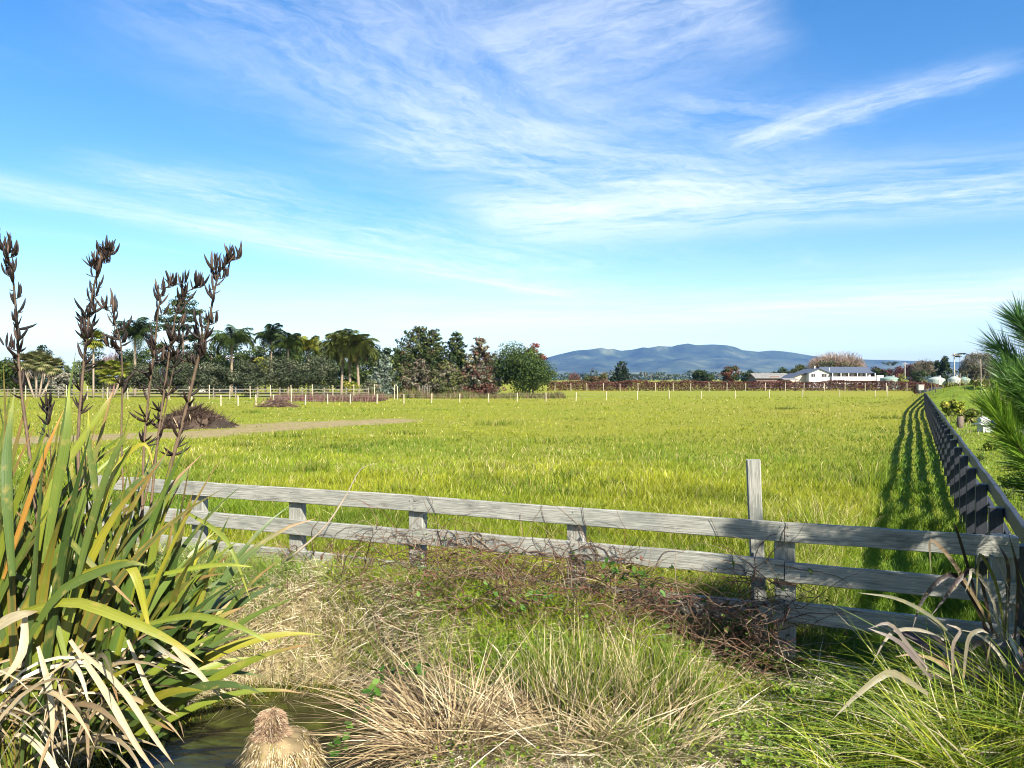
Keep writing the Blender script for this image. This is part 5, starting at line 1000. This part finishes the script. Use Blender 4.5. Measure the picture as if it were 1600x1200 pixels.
# ---------------------------------------------------------------- arching tussock grass in the lower corner
CX = [(.10, .165, .014), (.16, .22, .016), (.26, .28, .025), (.50, .44, .26)]
for i, (px_, d, n, L, rad, db, l) in enumerate(((1690, 4.6, 2400, .78, .30, (-.25, -.1), 'largest arching green tussock below the dying flax'), (1530, 4.3, 1800, .62, .26, (-.25, -.1), 'arching green tussock in front of the largest one'), (1350, 4.2, 800, .38, .22, (-.05, -.15), 'low yellowish tussock beside the clover'), (1500, 4.7, 400, .45, .2, (-.25, -.05), 'loose green tussock under the lowest rail'))):
    tussock('arching_tussock', l, px_, d, int(n * .8), L, .0085, CX, [.32, .32, .21, .15] if i < 2 else [.2, .25, .35, .2], lean=.6, bend=.75, rad=rad, dirb=db, seg=7, droop=-.75)
# ---------------------------------------------------------------- flax
def leaf_mesh(path, width, face, fold=.35, C=(.06, .11, .02), tipC=None, edgeC=None, nseg=10, base_w=.55, wmax=.35):
    """strap leaf along path: V-folded section, widest at wmax of its length, closing to a point; face = direction its flat side looks"""
    p = spline(path, nseg + 1); tan = unit(np.gradient(p, axis=0)); face = np.asarray(face, float); sd = unit(np.cross(tan, face)); nm = np.cross(sd, tan); V = []; CC = []; C = np.asarray(C, float); tipC = C if tipC is None else np.asarray(tipC, float)
    for i in range(nseg + 1):
        t = i / nseg; w = width * .5 * ((base_w + (1 - base_w) * min(1, t / wmax)) if t < wmax else max(0.02, 1 - ((t - wmax) / (1 - wmax)) ** 2.0)); fo = fold * (1 - .75 * t); q = sstep(.72, 1.0, t); c = C * (1 - q) + tipC * q
        V += [p[i] - sd[i] * w + nm[i] * w * fo, p[i], p[i] + sd[i] * w + nm[i] * w * fo]; ec = c if edgeC is None else np.asarray(edgeC); CC += [c * .6 + ec * .4, c * 1.12, c * .6 + ec * .4]
    T = []
    for i in range(nseg):
        a = 3 * i; T += [(a, a + 1, a + 4), (a, a + 4, a + 3), (a + 1, a + 2, a + 5), (a + 1, a + 5, a + 4)]
    AL = np.array([((j - 1) * .5 * width * 9, i / nseg * 1.5, 0) for i in range(nseg + 1) for j in range(3)]); return np.array(V), np.array(T), np.array(CC), AL
def leaf_path(b, az, th0, th1, L, p=1.5, brk=None, n=9):
    """base, compass heading, start and end angle from upright"""
    out = [np.array(b, float)]; st = L / n; q = out[0]
    for i in range(n):
        t = (i + .5) / n; th = th0 + (th1 - th0) * t ** p
        if brk and t > brk[0]: th = brk[1]
        q = q + st * np.array([math.sin(az) * math.sin(th), math.cos(az) * math.sin(th), math.cos(th)]); out.append(q)
    return np.array(out)
FG = [(.034, .062, .012), (.050, .085, .014), (.075, .11, .017), (.055, .085, .020), (.12, .15, .018)]
FY = [(.17, .19, .016), (.22, .21, .02), (.14, .17, .016)]
FD = [(.50, .42, .26), (.42, .33, .19), (.55, .49, .34), (.34, .24, .13)]
fx, fy = -2.95, 4.75; fz = -.02
fb = thing('flax_bush', (fx, fy, fz), 'huge flax bush with tall sword leaves and dark seed stalks beside the stream', 'flax'); FO = np.array([fx, fy, fz])
def add_leaf(root, O, path, width, face, C, tipC=None, edgeC=None, name='leaf', fold=.35, **kw):
    path = np.asarray(path, float); o0 = path[0] - O; V, T, CC, AL = leaf_mesh(path - path[0], width, face, fold, C, tipC, edgeC, **kw); me = tri_mesh(name, V, T, CC, smooth=True); at = me.attributes.new('along', 'FLOAT_VECTOR', 'POINT'); AL[:, 2] = rng.uniform(0, 40); at.data.foreach_set('vector', AL.astype(np.float32).ravel()); return link(name, me, M_FLAX, root, tuple(o0))
BRN = (.22, .12, .05)
# fans of upright leaves
fans = [(-3.55, 4.55), (-3.25, 5.05), (-3.0, 4.6), (-2.75, 5.0), (-2.6, 4.65), (-3.35, 4.3), (-2.45, 4.95), (-3.6, 5.0), (-2.85, 4.4), (-2.3, 4.85)]
for k_, (a0, b0) in enumerate(fans):
    fa = rng.uniform(-.5, .5)
    for i in range(21):
        f = (i - 10) / 10.0; az = math.pi / 2 * (1 if f > 0 else -1) + fa * (1 if f > 0 else -1) + rng.normal(0, .35); th0 = abs(f) * .26 + rng.uniform(0, .08); side = max(0, f) if k_ not in (0, 5, 7) else 0
        L = rng.uniform(1.75, 2.5) * (1 - .10 * abs(f)) - (.55 if a0 > -2.5 else .3 if a0 > -2.8 else 0); th1 = th0 + rng.uniform(.0, .32) + (rng.uniform(.2, 1.0) if abs(f) > .7 else 0); brk = None
        if rng.random() < .10: brk = (rng.uniform(.55, .8), rng.uniform(2.2, 2.9)); L *= .95
        yel = rng.random() < .10; C = np.array(FY[rng.integers(3)] if yel else FG[rng.integers(5)]) * rng.uniform(.8, 1.2)
        b_ = np.array([a0 + f * .10 + rng.normal(0, .03), b0 + rng.normal(0, .06), fz + rng.uniform(0, .1)]); pth = leaf_path(b_, az, th0, th1, L, rng.uniform(1.4, 2.6), brk)
        fc = (math.sin(fa + rng.normal(0, .6)), -math.cos(fa + rng.normal(0, .6)), .15); add_leaf(fb, FO, pth, rng.uniform(.04, .066), fc, C, BRN if rng.random() < .3 else C, (.30, .13, .02) if rng.random() < .25 else None)
# leaves leaning out over the stream, and low ones lying almost flat
for i in range(62):
    az = rng.normal(1.45, .6); th0 = rng.uniform(.3, .95); L = rng.uniform(.7, 1.25); th1 = th0 + rng.uniform(.1, 1.15); b_ = np.array([rng.uniform(-2.75, -2.3), rng.uniform(4.5, 5.15), fz + rng.uniform(.05, .35)])
    yel = rng.random() < .20; C = np.array(FY[rng.integers(3)] if yel else FG[rng.integers(5)]) * rng.uniform(.8, 1.2); brk = (rng.uniform(.6, .85), rng.uniform(2.1, 2.8)) if rng.random() < .15 else None
    add_leaf(fb, FO, leaf_path(b_, az, th0, th1, L, rng.uniform(1.2, 2.2), brk), rng.uniform(.045, .08), (rng.normal(0, .5), -.7, .7), C, BRN if rng.random() < .4 else C)
# leaves one can follow in the photograph
H = lambda *p: [tuple(W(*q)) for q in p]
for pts, wd, C, tc_ in ((H((25, 960, 4.3), (110, 940, 4.2), (190, 965, 4.15), (265, 1000, 4.15), (318, 1035, 4.15)), .095, (.27, .29, .03), (.42, .24, .06)),
                        (H((120, 900, 4.35), (190, 880, 4.25), (213, 900, 4.2), (226, 950, 4.2), (236, 1000, 4.2)), .085, (.33, .33, .03), (.36, .30, .05)),
                        (H((230, 975, 4.6), (300, 962, 4.55), (370, 978, 4.5), (428, 1008, 4.5)), .07, (.20, .25, .03), (.2, .25, .03)),
                        (H((5, 905, 4.3), (30, 830, 4.3), (70, 710, 4.35), (100, 640, 4.4)), .05, (.40, .20, .03), (.42, .2, .05)),
                        (H((60, 860, 4.35), (78, 770, 4.35), (120, 700, 4.4), (160, 640, 4.45), (178, 612, 4.5)), .075, (.24, .28, .03), (.2, .1, .04)),
                        (H((70, 880, 4.3), (90, 760, 4.3), (105, 680, 4.3), (108, 600, 4.35)), .10, (.15, .21, .03), (.2, .22, .03)),
                        (H((20, 900, 4.2), (12, 780, 4.2), (12, 700, 4.25), (22, 615, 4.3)), .10, (.10, .16, .035), (.2, .22, .05)),
                        (H((150, 840, 4.45), (170, 760, 4.45), (190, 720, 4.5), (218, 695, 4.5), (232, 700, 4.5), (240, 730, 4.5)), .05, (.36, .33, .03), (.36, .25, .06)),
                        (H((160, 850, 4.4), (150, 770, 4.4), (140, 700, 4.4), (138, 640, 4.42)), .06, (.12, .17, .03), (.3, .3, .03)),
                        (H((110, 950, 4.3), (140, 830, 4.3), (175, 720, 4.3), (215, 650, 4.3)), .07, (.11, .16, .03), (.2, .2, .03)),
                        (H((290, 800, 4.9), (340, 830, 4.85), (365, 865, 4.8), (392, 940, 4.8)), .05, (.20, .25, .03), (.25, .25, .04)),
                        (H((215, 905, 4.7), (300, 888, 4.7), (350, 882, 4.7), (396, 886, 4.7)), .05, (.24, .29, .03), (.3, .3, .05)),
                        (H((40, 1005, 4.2), (90, 930, 4.2), (140, 900, 4.2), (200, 880, 4.2), (230, 884, 4.2)), .085, (.10, .15, .025), (.2, .2, .05)),
                        (H((150, 820, 4.6), (200, 770, 4.6), (240, 735, 4.65), (262, 705, 4.7)), .08, (.08, .13, .025), (.1, .14, .03)),
                        (H((250, 800, 5.0), (275, 760, 5.0), (292, 740, 5.0), (300, 725, 5.0)), .05, (.20, .30, .08), (.3, .35, .12))):
    add_leaf(fb, FO, pts, wd * .62, (.15, -1, .25), np.array(C) * .6, tc_)
# dead straw leaves hanging round the base
for i in range(150):
    az = rng.uniform(.2, 3.3); L = rng.uniform(.5, 1.05); th0 = rng.uniform(.3, 1.2); b_ = np.array([rng.uniform(-3.6, -2.35), rng.uniform(4.15, 4.8), fz + rng.uniform(.15, .6)]); C = np.array(FD[rng.integers(4)]) * rng.uniform(.35, .95)
    pth = leaf_path(b_, az, th0, rng.uniform(2.1, 2.9), L, rng.uniform(.6, 1.3)); pth[:, 2] = np.maximum(pth[:, 2], np.maximum(height(pth[:, 0], pth[:, 1]), WATER_Z) + .015); add_leaf(fb, FO, pth, rng.uniform(.012, .036), rng.normal(0, 1, 3) + np.array([0, -1, .4]), C, C * .85, name='dead_leaf', fold=.5, nseg=8)
for pts, wd in ((H((130, 1020, 4.3), (190, 1075, 4.2), (240, 1150, 4.1), (272, 1195, 4.05)), .035), (H((110, 1000, 4.3), (165, 1080, 4.2), (210, 1160, 4.1), (250, 1215, 4.0)), .04), (H((270, 1010, 4.6), (300, 1040, 4.55), (350, 1095, 4.5)), .04), (H((-20, 990, 4.2), (20, 965, 4.15), (60, 955, 4.1)), .06), (H((40, 960, 4.2), (35, 1020, 4.1), (0, 1070, 4.05)), .05), (H((60, 1010, 4.2), (80, 1090, 4.1), (82, 1180, 4.05)), .035), (H((200, 1000, 4.5), (240, 1090, 4.4), (280, 1120, 4.35)), .03)):
    add_leaf(fb, FO, pts, wd, (.1, -1, .3), (.34, .29, .18), (.24, .17, .09), name='dead_leaf', nseg=8)
# seed stalks
def pod_mesh(seed, split=False):
    r = np.random.default_rng(seed); L = r.uniform(.068, .098); ts = [0, .12, .4, .75, 1]; rad = [.003, .006, .0078, .0055, .0012]; parts = []
    for q in range(3 if split else 1):
        an = q * 2.1; bx = -.28 * L * r.uniform(.3, 1.2)
        path = [(bx * t * t + (math.cos(an) * .022 * t if split else 0), (math.sin(an) * .022 * t if split else 0), L * t) for t in ts]; cc = np.array([(.010, .007, .006), (.022, .014, .010), (.07, .045, .03)][r.choice(3, p=[.5, .35, .15])]); parts.append(tube(path, np.array(rad) * (.55 if split else 1), 5, cc))
    V, T, C = join(*parts); return tri_mesh('seed_pod', V, T, C, smooth=True)
PODS = [pod_mesh(i, i == 3) for i in range(10)]
def stalk(pts, r0, side, npod, start=.35, dead_low=0, seedv=0, tilt=0.0):
    P = np.array([tuple(W(*p)) for p in pts]); o = P[0]; pth = spline(P, 22); rad = np.linspace(r0 * .75, r0 * .22, 22); V, T, C = tube(pth - o, rad, 6, (.05, .034, .022)); C[:] = C * np.linspace(2.8, .35, len(C))[:, None]; s = link('flower_stalk', tri_mesh('flower_stalk', V, T, C, smooth=True), M_POD, fb, tuple(o - FO)); cum = np.linspace(0, 1, 22); twigs = []; i = 0; ng = max(4, int(npod / 2.6)); r0 = r0 * .8
    for g in range(ng):
        t = start + (1 - start) * (g + .5 + rng.normal(0, .12)) / ng; t = min(.99, max(start, t)); b = np.array([np.interp(t, cum, pth[:, c]) for c in range(3)]) - o; sg = 1 if g % 2 else -1; a = rng.normal(0, .8); reach = rng.uniform(.02, .085) * (1.15 - .45 * t); dv = unit(np.array([sg * math.cos(a), math.sin(a) * .8, rng.uniform(.05, .5)])); e = b + dv * reach; twigs.append(tube([b, (b + e) / 2 - np.array([0, 0, .004]), e], [.004, .0033, .0026], 4, (.05, .037, .03)))
        for q in range(rng.integers(1, 6) if rng.random() > .12 else 0):
            o2 = link('seed_pod', PODS[rng.integers(10)], M_POD, s, tuple(b + (e - b) * (.35 + .22 * q))); o2.rotation_euler = (rng.normal(0, .12), rng.normal(.42, .34) + tilt, math.atan2(dv[1], dv[0]) + rng.normal(0, .8)); o2.scale = (rng.uniform(.7, 1.25),) * 3
    for g in range(dead_low):
        t = rng.uniform(max(.02, start - .22), start + .12); b = np.array([np.interp(t, cum, pth[:, c]) for c in range(3)]) - o; o2 = link('seed_pod', PODS[(3, 7, 1, 5)[g % 4]], M_POD, s, tuple(b)); o2.rotation_euler = (rng.normal(0, .3), rng.uniform(.2, 1.6), rng.uniform(0, 6.28)); o2.scale = (rng.uniform(.9, 1.4),) * 3
    V, T, C = join(*twigs); tag(link('twigs', tri_mesh('twigs', V, T, C), M_POD, s), kind='stuff')
stalk([(60, 830, 4.75), (45, 700, 4.75), (32, 600, 4.75), (27, 520, 4.75), (22, 450, 4.75), (12, 400, 4.75), (-8, 378, 4.75)], .015, 1, 56, .42, 16)
stalk([(128, 840, 4.85), (122, 700, 4.85), (128, 600, 4.85), (136, 520, 4.85), (146, 450, 4.85), (160, 408, 4.85), (181, 392, 4.85)], .015, 1, 76, .45, 26)
stalk([(196, 830, 4.95), (190, 700, 4.95), (191, 600, 4.95), (189, 540, 4.95), (178, 500, 4.95), (167, 478, 4.95)], .010, 1, 28, .55, 12)
stalk([(222, 840, 5.0), (224, 720, 5.0), (232, 620, 5.0), (242, 540, 5.0), (248, 480, 5.0), (256, 452, 5.0), (278, 443, 5.0)], .013, 1, 52, .40, 26)
stalk([(232, 830, 5.05), (245, 700, 5.05), (258, 600, 5.05), (268, 530, 5.05), (278, 480, 5.05), (294, 455, 5.05), (312, 449, 5.05)], .012, 1, 52, .40, 26)
stalk([(240, 840, 4.9), (262, 745, 4.9), (288, 650, 4.9), (310, 560, 4.9), (325, 510, 4.9), (336, 450, 4.9), (347, 418, 4.9), (369, 402, 4.9)], .018, 1, 84, .40, 28)
stalk([(215, 830, 5.1), (250, 680, 5.1), (268, 590, 5.1), (278, 545, 5.1), (291, 518, 5.1)], .008, 1, 12, .6, 16)
stalk([(70, 860, 4.6), (80, 740, 4.6), (75, 660, 4.6), (78, 628, 4.6)], .007, 1, 10, .72, 6)
# dying dark flax in the fence corner
cx, cy = gx(1560, 5.0), 5.0; cz = float(height(cx, cy)); cf = thing('dying_flax', (cx, cy, cz), 'dying purple-brown flax with bent leaves in the fence corner', 'flax'); CO = np.array([cx, cy, cz])
PB = [(.075, .045, .045), (.11, .07, .06), (.05, .035, .035)]; PT = (.50, .45, .34)
for pts, wd, C in ((H((1560, 1000, 4.95), (1520, 930, 4.85), (1490, 880, 4.8), (1462, 848, 4.75), (1452, 850, 4.75), (1456, 898, 4.75)), .055, (.36, .27, .17)),
                   (H((1565, 1000, 4.95), (1548, 930, 4.85), (1520, 890, 4.8), (1515, 905, 4.75), (1508, 925, 4.75)), .05, (.50, .46, .36)),
                   (H((1570, 1000, 4.95), (1558, 920, 4.9), (1535, 870, 4.85), (1528, 880, 4.8), (1526, 945, 4.8)), .05, (.26, .27, .06)),
                   (H((1575, 1000, 4.95), (1570, 900, 4.9), (1545, 868, 4.85), (1560, 880, 4.8), (1580, 930, 4.8)), .045, (.45, .42, .34)),
                   (H((1545, 990, 4.9), (1500, 905, 4.85), (1470, 905, 4.8), (1440, 940, 4.75), (1425, 985, 4.7)), .06, PB[2]),
                   (H((1550, 990, 4.9), (1530, 900, 4.85), (1508, 895, 4.8), (1480, 930, 4.75), (1455, 962, 4.7)), .065, PB[0]),
                   (H((1480, 985, 4.75), (1450, 960, 4.7), (1400, 935, 4.65), (1340, 926, 4.6)), .045, (.32, .32, .20)),
                   (H((1450, 1045, 4.6), (1420, 1010, 4.55), (1390, 975, 4.5), (1358, 982, 4.5)), .05, (.38, .32, .27)),
                   (H((1455, 1062, 4.55), (1425, 1025, 4.5), (1400, 1000, 4.45), (1355, 981, 4.45)), .06, (.34, .28, .25)),
                   (H((1450, 1085, 4.45), (1415, 1062, 4.4), (1385, 1052, 4.35), (1340, 1085, 4.3), (1300, 1125, 4.25)), .075, (.46, .42, .24)),
                   (H((1475, 1000, 4.6), (1440, 985, 4.6), (1400, 985, 4.55), (1380, 1005, 4.5), (1362, 1040, 4.5)), .04, (.5, .45, .33)),
                   (H((1490, 1060, 4.55), (1488, 1010, 4.5), (1500, 985, 4.5), (1478, 975, 4.5)), .045, (.48, .40, .32)),
                   (H((1505, 1060, 4.5), (1512, 1000, 4.5), (1530, 985, 4.5), (1545, 990, 4.5)), .05, (.42, .38, .26)),
                   (H((1540, 990, 4.9), (1510, 880, 4.85), (1495, 830, 4.8), (1490, 815, 4.8)), .045, PB[2]), (H((1570, 990, 4.95), (1575, 890, 4.9), (1560, 850, 4.9)), .055, PB[1]), (H((1585, 1000, 4.9), (1590, 900, 4.9), (1575, 830, 4.9)), .05, PB[0])):
    C = np.array(C) * .33; add_leaf(cf, CO, pts, wd * .58, (.2, -1, .3), C, np.array(C) * .8 + np.array(PT) * .15)
for i in range(34):
    az = rng.uniform(0, 6.28); b_ = CO + np.array([rng.normal(0, .10), rng.normal(0, .08), 0]); th0 = rng.uniform(.1, .7); C = np.array(PB[rng.integers(3)]) if rng.random() < .65 else np.array(FD[rng.integers(4)]) * .7
    pth = leaf_path(b_, az, th0, th0 + rng.uniform(.4, 1.9), rng.uniform(.55, 1.0), 1.6, (rng.uniform(.5, .8), rng.uniform(2.2, 2.9)) if rng.random() < .3 else None)
    ss = (pth[:, 0] - RF_A[0]) * RF_N[0] + (pth[:, 1] - RF_A[1]) * RF_N[1]; fix = np.maximum(0, .07 - ss); pth[:, 0] += RF_N[0] * fix; pth[:, 1] += RF_N[1] * fix; pth[:, 2] = np.maximum(pth[:, 2], height(pth[:, 0], pth[:, 1]) + .02)
    add_leaf(cf, CO, pth, rng.uniform(.03, .06), (.2 + rng.normal(0, .4), -1, .3), C, C * .8)
# ---------------------------------------------------------------- young pine at the edge
tx, ty = 4.05, 4.15; tz_ = float(height(tx, ty)); pt = thing('young_pine', (tx, ty, tz_), 'young pine with long bright green needles reaching in beside the black fence', 'tree'); PO = np.array([tx, ty, tz_])
V, T, C = tube(spline([(0, 0, -.1), (.03, .02, 1.4), (0, 0, 3.1)], 8), np.linspace(.07, .015, 8), 8, (.13, .085, .055)); link('trunk', tri_mesh('trunk', V, T, C, smooth=True), M_BARK, pt)
def shoot(pts, nn, L, r=.012, C0=(.030, .085, .016), C1=(.075, .15, .02), fwd=.75):
    p = spline([np.asarray(q, float) for q in pts], 16); o = p[0]; V, T, C = tube(p - o, np.linspace(r, r * .35, 16), 6, (.14, .09, .055)); b = link('branch', tri_mesh('branch', V, T, C, smooth=True), M_BARK, pt, tuple(o - PO))
    t = rng.uniform(.15, 1, nn) ** .8; P = np.stack([np.interp(t, np.linspace(0, 1, 16), p[:, c]) for c in range(3)], 1) - o; tan = unit(np.gradient(p, axis=0)); tn = np.stack([np.interp(t, np.linspace(0, 1, 16), tan[:, c]) for c in range(3)], 1)
    rd = unit(np.cross(tn, rand_dir(nn))); sp = rng.uniform(.35, 1.0, nn) * (1.15 - .55 * t); dv = unit(tn * fwd + rd * sp[:, None]); f = rng.random((nn, 1)); C = np.array(C0) * (1 - f) + np.array(C1) * f
    V, T, C = strips(P, dv, tn * .12 + np.array([0, 0, -.06]), L * rng.uniform(.7, 1.15, nn), .0038, 3, C, C * 1.15, side=unit(np.cross(dv, rand_dir(nn))), taper=3.0); link('needles', tri_mesh('needles', V, T, C), M_NEEDLE, b)
GB = ((.030, .085, .026), (.075, .16, .04)); GYL = ((.065, .15, .015), (.17, .27, .022))
TK = lambda z, dx=0, dy=0: (tx + dx, ty + dy, tz_ + z)
shoot([TK(1.9), W(1680, 600, 4.25), W(1625, 545, 4.3), W(1592, 500, 4.32)], 900, .17, C0=GB[0], C1=GB[1])
shoot([TK(1.75), W(1690, 640, 4.35), W(1620, 600, 4.4), W(1562, 545, 4.42)], 950, .17, C0=GB[0], C1=GB[1])
shoot([TK(1.5), W(1700, 720, 4.2), W(1630, 660, 4.2), W(1580, 600, 4.2)], 900, .16)
shoot([TK(1.15), W(1720, 830, 4.1), W(1645, 760, 4.1), W(1585, 690, 4.1), W(1556, 640, 4.1)], 1400, .18, C0=GYL[0], C1=GYL[1])
shoot([TK(1.2), W(1700, 770, 4.3), W(1640, 720, 4.3), W(1590, 640, 4.3)], 620, .16, C0=GYL[0], C1=GYL[1])
shoot([TK(1.3), W(1720, 760, 4.5), W(1650, 745, 4.5), W(1596, 725, 4.5)], 520, .16)
shoot([TK(1.0), W(1690, 800, 4.35), W(1640, 760, 4.4), W(1588, 700, 4.45)], 620, .17, C0=GYL[0], C1=GYL[1])
shoot([TK(1.6), W(1670, 690, 4.3), W(1610, 640, 4.3), W(1572, 580, 4.32)], 680, .17)
shoot([TK(.9), W(1700, 820, 4.5), W(1650, 800, 4.5), W(1600, 760, 4.5)], 620, .17)
shoot([TK(1.4), W(1690, 650, 4.0), W(1650, 640, 4.0), W(1606, 590, 4.0)], 560, .17)
for i in range(105):
    z = rng.uniform(.5, 3.0); a = rng.uniform(-.6, 4.6); Lb = (1.15 - .27 * z) * rng.uniform(.6, 1.0) + .15; e = (math.cos(a) * Lb * ((.55 if z < 1.3 else .9) if math.cos(a) < 0 else 1), math.sin(a) * Lb, Lb * rng.uniform(.35, .8)); shoot([TK(z), TK(z + e[2] * .3, e[0] * .5, e[1] * .5), TK(z + e[2], e[0], e[1])], 420, .16)
